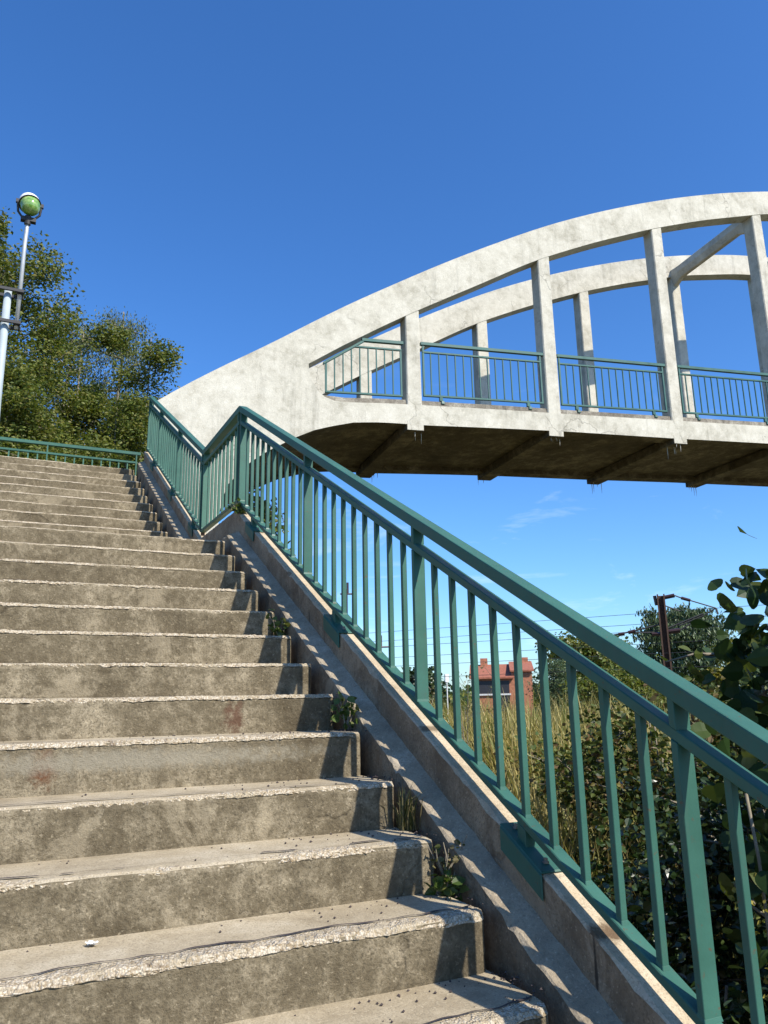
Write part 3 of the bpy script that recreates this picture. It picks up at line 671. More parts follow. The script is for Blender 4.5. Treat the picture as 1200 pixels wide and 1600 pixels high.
# ------------------------------------------------------------------ bridge railings, one panel per bay
RT0, RT1 = .045, .085
def bpoly(par, nm, s0, z0, s1, z1, h, t0=RT0, t1=RT1, mat=None):
    q = MB(); q.hexa([W(s0, t0, z0), W(s0, t1, z0), W(s0, t1, z0+h), W(s0, t0, z0+h)], [W(s1, t0, z1), W(s1, t1, z1), W(s1, t1, z1+h), W(s1, t0, z1+h)])
    return build(nm, q, mat or M['bridgegreen'], par, .004)
def bup(par, nm, s, w, z0, z1, t0=RT0+.008, t1=RT1-.008):
    q = MB(); q.hexa([W(s-w/2, t0, z0), W(s+w/2, t0, z0), W(s+w/2, t1, z0), W(s-w/2, t1, z0)], [W(s-w/2, t0, z1), W(s+w/2, t0, z1), W(s+w/2, t1, z1), W(s-w/2, t1, z1)])
    return build(nm, q, M['bridgegreen'], par, .003)
def bay(k, label):
    s0, s1 = COLS[k]+.19, COLS[k+1]-.19
    zd = lambda s: cv(OPNc, s)+.085
    root = thing('bridge_railing', label, 'railing', W((s0+s1)/2, .06, zd((s0+s1)/2)), 'railing panels between the bridge columns')
    T = 1.09
    bpoly(root, 'handrail', s0-.03, zd(s0)+T-.01, s1+.05, zd(s1)+T-.01, .058, RT0-.012, RT1+.012)
    bpoly(root, 'mid_rail', s0, zd(s0)+T-.155, s1, zd(s1)+T-.155, .034)
    bpoly(root, 'bottom_rail', s0, zd(s0)+.105, s1, zd(s1)+.105, .036)
    for s in (s0+.018, s1-.018): bup(root, 'post', s, .036, zd(s)+.106, zd(s)+T-.005, RT0+.004, RT1-.004)
    n = 15
    for q in range(1, n):
        s = s0+(s1-s0)*q/n; bup(root, 'baluster', s, .021, zd(s)+.14, zd(s)+T-.154)
    for s in (s0+.36, s1-.30):
        q = MB(); a = .035
        q.hexa([W(s-a, .018, zd(s)-.03), W(s+a, .018, zd(s)-.03), W(s+a, RT1, zd(s)-.03), W(s-a, RT1, zd(s)-.03)], [W(s-a*.8, .025, zd(s)+.03), W(s+a*.8, .025, zd(s)+.03), W(s+a*.8, RT1, zd(s)+.03), W(s-a*.8, RT1, zd(s)+.03)])
        q.hexa([W(s-a-.02, RT0, zd(s)+.028), W(s+.01, RT0, zd(s)+.028), W(s+.01, RT1, zd(s)+.028), W(s-a-.02, RT1, zd(s)+.028)], [W(s-a-.02, RT0, zd(s)+.106), W(s+.01, RT0, zd(s)+.106), W(s+.01, RT1, zd(s)+.106), W(s-a-.02, RT1, zd(s)+.106)])
        build('bracket', q, M['bridgegreen'], root, .005)
    for s, d in ((s1+.05, 1),):
        q = MB(); q.tube([W(s-.01, .08, zd(s)+T+.02), W(s+.075, .12, zd(s)+T+.05)], .016, 6); build('wall_fixing', q, M['black'], root)
names = ['green railing panel in the first full bay of the bridge, right of the sloped-end panel',
         'green railing panel in the second full bay, between the second and third front columns',
         'green railing panel at the right edge of the picture, below the overhead strut']
for k in range(10):
    bay(k, names[k] if k < 3 else 'green bridge railing panel beyond the right edge of the picture')
# the first, triangular bay: panel cut to the slope of the arch
root = thing('bridge_railing', 'small green railing panel with a sloped end under the springing of the arch', 'railing', W(5.2, .06, 5.0), 'railing panels between the bridge columns')
zlo = lambda s: 5.085+(s-4.49)*.055
bpoly(root, 'bottom_rail', 4.50, zlo(4.5), 5.90, zlo(5.9), .036)
bpoly(root, 'sloped_rail', 4.47, 5.59, 5.20, 6.105, .05, RT0-.006, RT1+.006)
bpoly(root, 'handrail', 5.16, 6.115, 5.93, 6.155, .058, RT0-.012, RT1+.012)
bpoly(root, 'mid_rail', 5.02, 5.985, 5.90, 6.03, .032)
for q in range(10):
    s = 4.518+q*(5.88-4.518)/9; top = 5.60+(s-4.47)*.705 if s < 5.05 else 5.99+(s-5.02)*.05
    bup(root, 'post' if q in (0, 9) else 'baluster', s, .034 if q in (0, 9) else .021, zlo(s)+.01, top)

# ------------------------------------------------------------------ leaves and plants
def rand_rot(n, rng, tilt=1.0):
    """random orientations: leaf normals spread about +Z by tilt (0 flat .. 1 anything)"""
    az = rng.uniform(0, 2*np.pi, n); tl = np.arccos(np.clip(1-rng.uniform(0, 1, n)*tilt, -1, 1)); sp = rng.uniform(0, 2*np.pi, n)
    nrm = np.stack([np.sin(tl)*np.cos(az), np.sin(tl)*np.sin(az), np.cos(tl)], 1)
    h = np.stack([np.cos(sp), np.sin(sp), np.zeros(n)], 1); a = np.cross(nrm, h); a /= np.linalg.norm(a, axis=1)[:, None]+1e-9
    b = np.cross(nrm, a); return a, b, nrm
LEAF = {
 'diamond': (np.array([(0, 0, 0), (.28, .5, .06), (0, 1, 0), (-.28, .5, .06)]), [(0, 1, 2, 3)]),
 'ovate': (np.array([(0, 0, 0), (.30, .22, .07), (.36, .5, .08), (.2, .8, .04), (0, 1.05, -.05), (-.2, .8, .04), (-.36, .5, .08), (-.30, .22, .07), (0, .5, 0)]), [(0, 1, 2, 8), (8, 2, 3, 4), (8, 4, 5, 6), (0, 8, 6, 7)]),
 'lobed': (np.array([(0, 0, 0), (.25, -.08, .03), (.55, .12, .08), (.40, .35, .05), (.62, .62, .06), (.28, .66, .03), (0, 1.1, -.08), (-.28, .66, .03), (-.62, .62, .06), (-.40, .35, .05), (-.55, .12, .08), (-.25, -.08, .03), (0, .4, 0)]),
           [(12, 0, 1, 2), (12, 2, 3), (12, 3, 4), (12, 4, 5), (12, 5, 6), (12, 6, 7), (12, 7, 8), (12, 8, 9), (12, 9, 10), (12, 10, 11, 0)]),
 'broad': (np.array([(0, 0, 0), (.16, -.07, .03), (.36, .02, .07), (.47, .22, .09), (.46, .42, .07), (.36, .62, .04), (.22, .82, 0), (0, 1.06, -.08), (-.22, .82, 0), (-.36, .62, .04), (-.46, .42, .07), (-.47, .22, .09), (-.36, .02, .07), (-.16, -.07, .03), (0, .25, .0), (0, .6, -.01)]), [(0, 1, 2, 14), (14, 2, 3, 4), (14, 4, 5, 15), (15, 5, 6, 7), (15, 7, 8, 9), (14, 15, 9, 10), (14, 10, 11, 12), (0, 14, 12, 13)]),
 'needle': (np.array([(0, 0, 0), (.06, .5, 0), (0, 1, 0), (-.06, .5, 0)]), [(0, 1, 2, 3)]),
}
def leaves(mb, C, size, kind='diamond', rng=RNG, tilt=1.0, hang=0.0, var=.35):
    C = np.asarray(C); n = len(C)
    if n == 0: return
    a, b, nn = rand_rot(n, rng, tilt)
    if hang:
        b = b*(1-abs(hang))+np.array([0, 0, -1.0])*hang; b /= np.linalg.norm(b, axis=1)[:, None]; nn = np.cross(a, b); nn /= np.linalg.norm(nn, axis=1)[:, None]+1e-9
    T, F = LEAF[kind]; sc = size*rng.uniform(1-var, 1+var, n)
    V = C[:, None, :]+sc[:, None, None]*(T[None, :, 0, None]*a[:, None, :]+T[None, :, 1, None]*b[:, None, :]+T[None, :, 2, None]*nn[:, None, :])
    base = len(mb.v); mb.v.extend(map(tuple, V.reshape(-1, 3).tolist())); k = len(T)
    for i in range(n):
        o = base+i*k
        for f in F: mb.f.append(tuple(o+j for j in f))

def tree(name, label, loc, height, crown0, rad, nleaf, leaf, mat, seed, kind='diamond', group=None, hang=0.0, shape='round', limbs=16, spread=.22, bark=None, cat='tree', lean=(0, 0), stems=1, trunk_r=None):
    rng = np.random.default_rng(seed); rr = random.Random(seed)
    x, y, z = loc; root = thing(name, label, cat, loc, group)
    tb = MB(); tips = []
    for s_ in range(stems):
        ox, oy = (0, 0) if stems == 1 else (rr.uniform(-.3, .3)*rad, rr.uniform(-.3, .3)*rad)
        top = Vector((x+lean[0]+ox*1.6, y+lean[1]+oy*1.6, z+height*(1 if s_ == 0 else rr.uniform(.75, .95)))); b0 = Vector((x+ox*.5, y+oy*.5, z-.1))
        n = 8; path = []
        for i in range(n+1):
            f = i/n; p = b0.lerp(top, f); wob = .04*height*f*(1-f)
            path.append(p+Vector((rr.uniform(-1, 1), rr.uniform(-1, 1), 0))*wob)
        tr_ = (trunk_r or height*.016)/math.sqrt(stems)
        tb.tube(path, [max(.006, tr_*(1-.93*i/n)) for i in range(n+1)], 7)
        nl = max(4, limbs//stems)
        for k in range(nl):
            f = crown0+(1-crown0)*(k+rr.uniform(0, .8))/nl*.97
            p0 = path[min(n-1, int(f*n))].lerp(path[min(n, int(f*n)+1)], f*n-int(f*n)); g = (f-crown0)/(1-crown0)
            if shape == 'round': w = math.sin(math.pi*min(1, .12+.80*g))**.7
            elif shape == 'cone': w = (1-g)**.8+.06
            else: w = .55+.45*math.sin(math.pi*g)
            az = k*2.4+rr.uniform(-.5, .5); L_ = rad*w*rr.uniform(.65, 1.12); rise = rr.uniform(.15, .75)*L_*(1-.75*g) if shape != 'cone' else rr.uniform(-.1, .25)*L_
            d = Vector((math.cos(az), math.sin(az), 0))
            p1 = p0+d*L_*.5+Vector((0, 0, rise*.35)); p2 = p0+d*L_+Vector((0, 0, rise))
            tb.tube([p0, p1, p2], [tr_*.28*(1-f*.5)+.004, tr_*.16+.003, .004], 5)
            for q in range(5):
                ff = rr.uniform(.3, 1.0); bp = p0.lerp(p1, ff*2) if ff < .5 else p1.lerp(p2, ff*2-1)
                e = bp+Vector((rr.gauss(0, 1), rr.gauss(0, 1), rr.gauss(.25, .7)))*L_*.27
                tb.tube([bp, bp.lerp(e, .5)+Vector((0, 0, .02)), e], [.010, .006, .003], 4)
                tips.append((e, L_)); tips.append((bp.lerp(e, .55), L_*.9))
            tips.append((p2, L_))
    build('trunk', tb, bark or M['bark'], root, smooth=True)
    ctr = np.array([tuple(t[0]) for t in tips]); wt = rng.uniform(.25, 1.0, len(tips))**1.5; wt /= wt.sum()
    idx = rng.choice(len(tips), nleaf, p=wt)
    sg = np.array([spread*(.6+.5*t[1]/rad) for t in tips])
    P = ctr[idx]+np.clip(rng.normal(0, 1, (nleaf, 3)), -1.7, 1.7)*sg[idx][:, None]*np.array([1, 1, .8])
    cb = MB(); leaves(cb, P, leaf, kind, rng, 1.0, hang); build('crown', cb, mat, root)
    return root

GT = 'trees and bushes behind the top of the stairs'
g2 = lambda x, y: float(gh(np.array(x), np.array(y)))
def tz(name, label, x, y, top, *a, **k):
    z = g2(x, y); return tree(name, label, (x, y, z), top-z, *a, **k)
tz('leafy_tree', 'tall open-branched tree behind the street lamp at the left edge', -1.25, 18.6, 11.0, .25, 2.1, 46000, .088, M['olive'], 11, 'diamond', GT, limbs=34, spread=.22, bark=M['twig'])
tz('leafy_tree', 'dense olive-green tree in the middle of the clump behind the top railing', 1.1, 19.0, 9.3, .10, 1.65, 72000, .083, M['olive'], 12, 'diamond', GT, limbs=44, spread=.22, stems=3, bark=M['twig'])
tz('birch_tree', 'slender birch with drooping twigs rising behind the clump', 2.2, 21.6, 11.0, .35, 1.0, 24000, .07, M['olive2'], 13, 'diamond', GT, hang=.6, limbs=30, spread=.22, shape='col', bark=M['twig'])
tz('birch_tree', 'grey-green feathery tree standing between the tall tree and the dense one', .9, 22.2, 10.8, .30, 1.15, 24000, .07, M['olive2'], 14, 'diamond', GT, hang=.5, limbs=30, spread=.2, shape='col', bark=M['twig'])
tz('leafy_tree', 'rounded green tree at the right end of the clump beside the bridge wing', 2.15, 18.6, 8.7, .35, .85, 48000, .08, M['olive'], 15, 'diamond', GT, limbs=34, spread=.25, stems=3, bark=M['twig'])
tz('shrub', 'low olive shrub directly behind the top railing at left', -.25, 16.6, 6.5, .05, 1.3, 50000, .072, M['olive'], 16, 'diamond', GT, limbs=34, spread=.21, stems=3, bark=M['twig'], cat='shrub')
tz('shrub', 'low olive shrub directly behind the top railing at right', 1.7, 16.6, 6.7, .05, 1.1, 50000, .072, M['olive'], 17, 'diamond', GT, limbs=34, spread=.21, stems=3, bark=M['twig'], cat='shrub')
tz('leafy_tree', 'large tree mostly outside the left edge, only its twigs in view', -3.6, 19.4, 10.5, .15, 2.3, 18000, .08, M['olive'], 18, 'diamond', GT, limbs=30, spread=.32, bark=M['twig'])
tree('shrub', 'narrow shrub growing up under the left end of the bridge', (3.75, 13.0, GZ), 5.8, .35, .5, 6000, .08, M['midleaf'], 19, 'ovate', None, limbs=26, spread=.16, cat='shrub', stems=2)

# bushes beyond the right-hand railing
GB = 'bushes beyond the stair railing'
def bush(label, loc, height, rad, nleaf, leaf, mat, seed, kind='ovate', name='bush', spread=.16, limbs=22, stems=4, tw=None):
    return tree(name, label, loc, height, .06, rad, nleaf, leaf, mat, seed, kind, GB, limbs=limbs, spread=spread, stems=stems, bark=tw or M['twig'], cat='bush', trunk_r=height*.012)
bush('dark bush with broad lobed leaves rising above the handrail at the right edge', (3.22, 2.28, GZ), 2.85, .48, 1700, .078, M['bigleaf'], 31, 'broad', spread=.13, limbs=34)
bush('dark leafy bush just outside the nearest railing posts at lower right', (2.75, 1.75, GZ), 1.55, .62, 6500, .045, M['darkleaf'], 32)
bush('dark bush behind the balusters right of the dry grass', (3.75, 3.35, GZ), 1.6, .7, 10000, .043, M['darkleaf'], 33)
bush('mixed green bush with reddish tops behind the handrail', (4.5, 4.7, GZ), 1.95, .75, 11000, .042, M['scrub'], 34)
bush('broad dark bush filling the gap below the mast', (5.2, 4.3, GZ), 2.0, .9, 9500, .05, M['scrub'], 35)
bush('dark bush low behind the last bay of balusters', (2.55, 2.75, GZ), 1.2, .5, 5000, .042, M['darkleaf'], 36)
bush('tall dark bush at the far right edge behind the broad-leaved one', (4.2, 2.75, GZ), 2.4, .6, 1900, .08, M['bigleaf'], 37, 'broad')
bush('light green bush between the dry grass and the dark bushes', (5.7, 6.6, GZ+.3), 1.35, .8, 9000, .042, M['midleaf'], 38)
bush('tall broad-leaved bush added out of view beyond the right edge to shade the other bushes', (4.3, 1.0, GZ), 3.6, 1.0, 2600, .10, M['bigleaf'], 39, 'broad')  # added outside the camera view so that its shade falls on the other bushes
bush('yellow-flowering weed bush showing between the right-hand balusters', (2.5, 2.05, GZ), 1.7, .32, 1500, .021, M['flower'], 40, 'ovate', name='flowering_weed', spread=.045, limbs=18)

# dry tall grass
rng = np.random.default_rng(5)
gb = MB(); n = 24000
xs = rng.uniform(2.2, 11.5, n*2); ys = rng.uniform(3.6, 17, n*2)
ok = (xs > 2.3+.0*ys) & (xs < .85*ys+1.2) & (xs > .30*ys+.6); xs, ys = xs[ok][:n], ys[ok][:n]; n = len(xs)
zs = gh(xs, ys)-.05; hh = rng.uniform(.7, 1.6, n)*(.85+.25*np.sin(xs*1.3+ys*.7))*np.where(ys < 5, .72, 1); az = rng.uniform(0, 6.28, n); ln_ = rng.uniform(.05, .6, n)*hh; w = rng.uniform(.006, .016, n)
dx, dy = np.cos(az), np.sin(az)
for i in range(n):
    px, py = -dy[i]*w[i], dx[i]*w[i]; x, y, z = xs[i], ys[i], zs[i]
    gb.add([(x-px, y-py, z), (x+px, y+py, z), (x+dx[i]*ln_[i]*.35+px, y+dy[i]*ln_[i]*.35+py, z+hh[i]*.6), (x+dx[i]*ln_[i]*.35-px, y+dy[i]*ln_[i]*.35-py, z+hh[i]*.6), (x+dx[i]*ln_[i], y+dy[i]*ln_[i], z+hh[i])], [(0, 1, 2, 3), (3, 2, 4)])
tag(build('dry_grass', gb, M['dry']), 'tall dry yellowing grass and weeds on the slope beyond the railing', 'grass', kind='stuff')

# scattered low herbage filling the slope under the bushes
rng = np.random.default_rng(6); hb = MB(); n = 16000
xs = rng.uniform(1.95, 14, n); ys = rng.uniform(-.5, 22, n); ok = (xs > .85*ys+.8) | (xs < .30*ys+.8); xs, ys = xs[ok], ys[ok]; n = len(xs); zs = gh(xs, ys)+rng.uniform(0, .5, n)*rng.uniform(.3, 1, n)
leaves(hb, np.stack([xs, ys, zs], 1), .06, 'ovate', rng, .8)
tag(build('ground_cover', hb, M['midleaf']), 'low green ground cover on the slope', 'ground cover', kind='stuff')

# tall dead umbel stalks between the grass and the sky
def stalk(label, x, y, h, seed):
    rr = random.Random(seed); z = g2(x, y)
    root = thing('dry_stalk', label, 'weed', (x, y, z), 'dry weed stalks against the sky')
    s = MB(); s.tube([(x, y, z), (x+.02, y, z+h*.5), (x+rr.uniform(-.08, .08), y, z+h)], [.006, .005, .003], 5); fl = MB()
    for k in range(9):
        f = rr.uniform(.45, 1); p = Vector((x+.02*f, y, z+h*f)); a = rr.uniform(0, 6.28); e = p+Vector((math.cos(a)*.16, math.sin(a)*.16, .2))*rr.uniform(.4, 1)
        s.tube([p, e], [.003, .002], 4)
        C = np.array([tuple(e)]*9)+np.random.default_rng(seed+k).normal(0, .022, (9, 3)); leaves(fl, C, .025, 'ovate', np.random.default_rng(seed+k))
    nf = len(s.f); s.add(fl.v, fl.f); o = build('stem', s, M['twig'], root); o.data.materials.append(M['tuft'])
    for p in o.data.polygons:
        if p.index >= nf: p.material_index = 1
stalk('branching dry stalk beside the second thick railing post', 4.15, 7.6, 1.95, 1)
stalk('thin dry stalk left of the red-roofed house', 4.75, 7.9, 1.9, 2)
stalk('low dry stalk between the house and the white cabinet', 4.45, 7.4, 1.75, 4)
stalk('dry stalk left of the white cabinet', 3.9, 7.0, 1.7, 5)
stalk('dry stalk standing in front of the house gable', 5.0, 7.6, 1.8, 3)

# weeds in the joints of the steps
def weed(label, x, y, z, h, kind, seed, cat='weed'):
    rr = random.Random(seed); rg_ = np.random.default_rng(seed)
    nm = {'tuft': 'grass_tuft', 'leafy': 'leafy_weed', 'dead': 'dead_weed'}[kind]
    root = thing(nm, label, cat, (x, y, z), 'weeds growing along the edge of the steps')
    if kind == 'tuft':
        m_ = MB()
        for k in range(70):
            a = rr.uniform(0, 6.28); L_ = h*rr.uniform(.5, 1.1); o = rr.uniform(.15, .75)*L_; w_ = .0022
            b_ = Vector((x+rr.gauss(0, .018), y+rr.gauss(0, .022), z)); d = Vector((math.cos(a)*.8-.25, math.sin(a)-.3, 0))
            p = Vector((-math.sin(a), math.cos(a), 0))*w_
            p1 = b_+d*o*.35+Vector((0, 0, L_*.6)); p2 = b_+d*o+Vector((0, 0, L_*rr.uniform(.55, 1)))
            m_.add([b_-p, b_+p, p1+p, p1-p, p2], [(0, 1, 2, 3), (3, 2, 4)])
        build('blades', m_, M['tuft'], root)
    else:
        s = MB(); C = []
        for k in range(5):
            e = Vector((x+rr.gauss(0, .035), y+rr.gauss(0, .03), z+h*rr.uniform(.6, 1)))
            s.tube([(x, y, z-.01), Vector((x, y, z)).lerp(e, .5)+Vector((rr.gauss(0, .012), 0, .01)), e], [.004, .003, .002], 5)
            for q in range(9): C.append(tuple(Vector((x, y, z)).lerp(e, rr.uniform(.1, 1))+Vector((rr.gauss(0, .02), rr.gauss(0, .02), rr.gauss(0, .012)))))
        build('stem', s, M['twig'], root)
        f = MB(); leaves(f, C, .042 if kind == 'leafy' else .022, 'ovate', rg_, .9); build('foliage', f, M['weed'] if kind == 'leafy' else M['tuft'], root)
def tread_z(i): return Z1+i*R1+ZADJ.get(i, 0)
weed('dry grass tuft at the end of a lower step against the side wall', 1.448, Y1+3*T1-.06, tread_z(2), .19, 'tuft', 21)
weed('green leafy weed climbing the side wall above the rust-stained step', 1.452, Y1+5*T1-.10, tread_z(4), .20, 'leafy', 22)
weed('small brown dead weed hanging at the corner of a lower step', 1.455, Y1+2*T1-.02, tread_z(1)+.06, .13, 'dead', 23)
weed('dark low weed clump in the corner below the dead weed', 1.45, Y1+2*T1-.05, tread_z(1), .08, 'leafy', 24)
weed('thin weed at the step corner near the upper bracket', 1.452, Y1+8*T1-.06, tread_z(7), .15, 'leafy', 25)
weed('small weed on the landing edge at the foot of the rusty corner upright', 1.60, 6.0, curbz(6.0), .09, 'leafy', 26)

# crumbs of debris and a white feather on the lower steps
fe = MB(); rr = random.Random(3)
for k in range(14):
    a = k*.45; p = Vector((.285, Y1+2*T1-.075, tread_z(1)+.006)); d = Vector((math.cos(a), math.sin(a)*.9, 0))*rr.uniform(.010, .026); e = Vector((-d.y, d.x, 0)).normalized()*.005
    fe.add([p-e, p+e, p+d+e*.5+Vector((0, 0, rr.uniform(.001, .007))), p+d-e*.5+Vector((0, 0, rr.uniform(.002, .009)))], [(0, 1, 2, 3)])
tag(build('feather_scrap', fe, M['feather']), 'small white feather scrap lying on a lower tread', 'feather')
cr_ = MB(); rg_ = np.random.default_rng(9)
for k in range(620):
    i = int(rg_.integers(-1, 7)); x = rg_.choice([rg_.uniform(-.6, 1.42), rg_.uniform(.95, 1.43), rg_.uniform(1.43, 1.49), rg_.uniform(1.40, 1.49)]); y = Y1+i*T1+(rg_.uniform(.07, T1-.01) if k % 3 else rg_.uniform(T1-.09, T1-.01)); r_ = rg_.uniform(.002, .0065)
    c = Vector((x, y, tread_z(i)+r_*.5))
    vs = [c+Vector((rg_.uniform(.6, 1.2)*r_*sx_, 0, 0)) for sx_ in (-1, 1)]+[c+Vector((0, rg_.uniform(.6, 1.2)*r_*sx_, 0)) for sx_ in (-1, 1)]+[c+Vector((0, 0, r_*sx_)) for sx_ in (-.6, .8)]
    cr_.add(vs, [(0, 2, 5), (2, 1, 5), (1, 3, 5), (3, 0, 5), (2, 0, 4), (1, 2, 4), (3, 1, 4), (0, 3, 4)])
tag(build('debris_crumbs', cr_, M['strip']), 'dark crumbs of grit and dry leaf bits scattered on the lower treads', 'debris', kind='stuff')

# ------------------------------------------------------------------ street lamp
LY = 14.4; LX = -.53; lz = g2(LX, LY)
lamp = thing('street_lamp', 'street lamp with a green glass bowl on a pale post behind the top railing', 'street lamp', (LX, LY, lz))
q = MB(); q.tube([(LX, LY, lz), (LX, LY, 5.2), (LX, LY, 7.35)], [.12, .074, .062], 16); build('pole', q, M['pole'], lamp, smooth=True)
AX = LX+.19
q = MB(); q.tube([(AX, LY-.02, 6.60), (AX, LY-.02, 8.35), (AX+.008, LY-.03, 8.6), (AX+.012, LY-.05, 8.90)], .036, 12); build('arm_tube', q, M['galv'], lamp, smooth=True)
for z in (6.68, 7.30):
    q = MB(); q.box(LX-.16, AX+.07, LY-.155, LY-.115, z-.03, z+.03); q.box(LX-.16, AX+.07, LY+.115, LY+.155, z-.03, z+.03); q.box(AX-.055, AX+.055, LY-.115, LY+.115, z-.025, z+.025)
    build('clamp', q, M['black'], lamp, .004)
HC = Vector((AX+.02, LY-.10, 9.10)); ax = Vector((.16, -.50, -.86)).normalized()   # the lamp looks out and down over the stairs
hd = MB(); hd.lathe(HC-ax*.20, [(.02, .02), (.11, .03), (.16, .06), (.182, .12), (.19, .21)], ax, 22)
ho = build('lamp_hood', hd, M['hood'], lamp, smooth=True)
q = MB(); q.lathe(HC-ax*.20, [(.18, .208), (.197, .208), (.197, .228), (.18, .228)], ax, 22); build('rim', q, M['black'], ho)
ls = MB(); ls.lathe(HC+ax*.03, [(.178, 0), (.175, .04), (.163, .10), (.135, .16), (.085, .205), (.03, .222), (.0005, .224)], ax, 22); build('lamp_bowl', ls, M['lens'], lamp, smooth=True)
q = MB(); q.tube([HC+Vector((-.20, 0, -.02)), HC+Vector((-.185, .02, -.18)), HC+Vector((-.09, .04, -.30)), HC+Vector((.07, .04, -.30)), HC+Vector((.18, .02, -.18)), HC+Vector((.20, 0, -.02))], .022, 8)
q.tube([(AX+.01, LY-.05, 8.70), (AX+.012, LY-.07, 8.86)], .058, 10); q.box(HC.x-.235, HC.x-.18, HC.y-.03, HC.y+.03, HC.z-.02, HC.z+.05); q.box(HC.x+.18, HC.x+.235, HC.y-.03, HC.y+.03, HC.z-.03, HC.z+.04)
q.box(HC.x-.13, HC.x+.13, HC.y+.0, HC.y+.10, HC.z-.34, HC.z-.26)
build('yoke', q, M['black'], lamp)

# ------------------------------------------------------------------ railway mast, wires, house, far trees
mx_, my_ = 24.75, 24.72
mast = thing('catenary_mast', 'rusty railway catenary mast with a bracket arm rising in front of a round tree', 'mast', (mx_, my_, GZ))
d1 = Vector((.70, -.71, 0)); n1 = Vector((.71, .70, 0))
q = MB()
for o in (-.13, .13):
    a = Vector((mx_, my_, 0))+d1*o
    q.hexa([a-d1*.035-n1*.11+Vector((0, 0, GZ)), a+d1*.035-n1*.11+Vector((0, 0, GZ)), a+d1*.035+n1*.11+Vector((0, 0, GZ)), a-d1*.035+n1*.11+Vector((0, 0, GZ))],
           [a-d1*.03-n1*.11+Vector((0, 0, 4.2)), a+d1*.03-n1*.11+Vector((0, 0, 4.2)), a+d1*.03+n1*.11+Vector((0, 0, 4.2)), a-d1*.03+n1*.11+Vector((0, 0, 4.2))])
a = Vector((mx_, my_, 0))+n1*.09
q.hexa([a-d1*.10+Vector((0, 0, GZ)), a+d1*.10+Vector((0, 0, GZ)), a+d1*.10+n1*.015+Vector((0, 0, GZ)), a-d1*.10+n1*.015+Vector((0, 0, GZ))], [a-d1*.10+Vector((0, 0, 4.15)), a+d1*.10+Vector((0, 0, 4.15)), a+d1*.10+n1*.015+Vector((0, 0, 4.15)), a-d1*.10+n1*.015+Vector((0, 0, 4.15))])
build('post', q, M['rust'], mast)
mp_ = lambda o, z, nn=0.0: tuple(Vector((mx_, my_, z))+d1*o+n1*nn)
for a, c, r_ in ((mp_(.1, 4.05), mp_(.55, 4.12), .085), (mp_(-.25, 4.15), mp_(-.2, 3.75), .07), (mp_(.15, 2.62), mp_(.62, 2.66), .10), (mp_(-.5, 2.55), mp_(-.12, 2.55), .08),
              (mp_(.8, 4.0), mp_(1.15, 3.87), .065), (mp_(-1.45, 2.66), mp_(-1.15, 2.72), .075), (mp_(-1.85, 2.60), mp_(-1.6, 2.62), .075)):
    q = MB(); q.tube([a, c], r_, 8); build('insulator', q, M['insul'], mast)
q = MB(); q.tube([mp_(.55, 4.12), mp_(.8, 4.0)], .03, 6); q.tube([mp_(1.1, 3.89), mp_(2.1, 3.5)], .028, 6); q.tube([mp_(.12, 3.72), mp_(.7, 3.45)], .028, 6); q.tube([mp_(2.1, 3.5), mp_(1.55, 3.2), mp_(.6, 2.85)], .03, 6); q.tube([mp_(2.1, 3.5), mp_(2.15, 3.25)], .045, 6)
q.tube([mp_(.1, 2.75), mp_(1.6, 3.3)], .036, 6); q.tube([mp_(.6, 2.66), mp_(1.3, 3.05)], .032, 6); q.tube([mp_(-.1, 2.95), mp_(-1.3, 2.70), mp_(-2.6, 2.50)], .036, 6); q.tube([mp_(-.3, 2.62), mp_(-1.3, 2.64)], .03, 6)
build('bracket_arm', q, M['wire'], mast)
def wire(label, pts, r=.010):
    q = MB(); P = []
    for a, b in zip(pts[:-1], pts[1:]):
        for k in range(12):
            f = k/12; p = Vector(a).lerp(Vector(b), f); p.z -= .35*f*(1-f); P.append(p)
    P.append(Vector(pts[-1])); q.tube(P, r, 5, False)
    tag(build('overhead_wire', q, M['wire']), label, 'wire', 'overhead wires of the railway')
tl = Vector((mx_, my_, 0))+d1*2.1
lt = Vector((-.58, .81, 0))   # direction of the track, away to the left
for k, (o, z, lab) in enumerate(((0, 3.5, 'highest overhead wire leaving the tip of the mast arm'), (0, 3.05, 'overhead wire just below the topmost one'), (.4, 2.75, 'third overhead wire from the top'), (-.6, 2.2, 'fourth overhead wire, crossing in front of the dark tree'), (-2.6, 1.75, 'second lowest overhead wire'), (-3.2, 1.15, 'lowest overhead wire, just above the house roof'))):
    p = tl+d1*o
    wire(lab, [tuple(p-lt*60+Vector((0, 0, z+.3))), tuple(p+Vector((0, 0, z))), tuple(p+lt*70+Vector((0, 0, z-.1))), tuple(p+lt*160+Vector((0, 0, z-.2)))])
for (x, y, zt, lab, r_) in ((25.5, 54.3, 4.4, 'distant pale mast top seen between the balusters, right of the other one', .16), (23.0, 54.8, 8.4, 'distant dark mast with insulators seen between the balusters', .10)):
    o = thing('distant_mast', lab, 'mast', (x, y, GZ), 'distant masts between the balusters')
    q = MB(); q.tube([(x, y, GZ), (x, y, zt)], [r_*1.2, r_], 8); build('post', q, M['rust'] if r_ > .12 else M['black'], o)
    q = MB(); q.tube([(x-.5, y, zt-.4), (x+.7, y, zt-.35)], .07, 6); q.tube([(x+.1, y, zt-.3), (x+.1, y, zt+.5)], .09, 6)
    build('insulator', q, M['insul'], o)

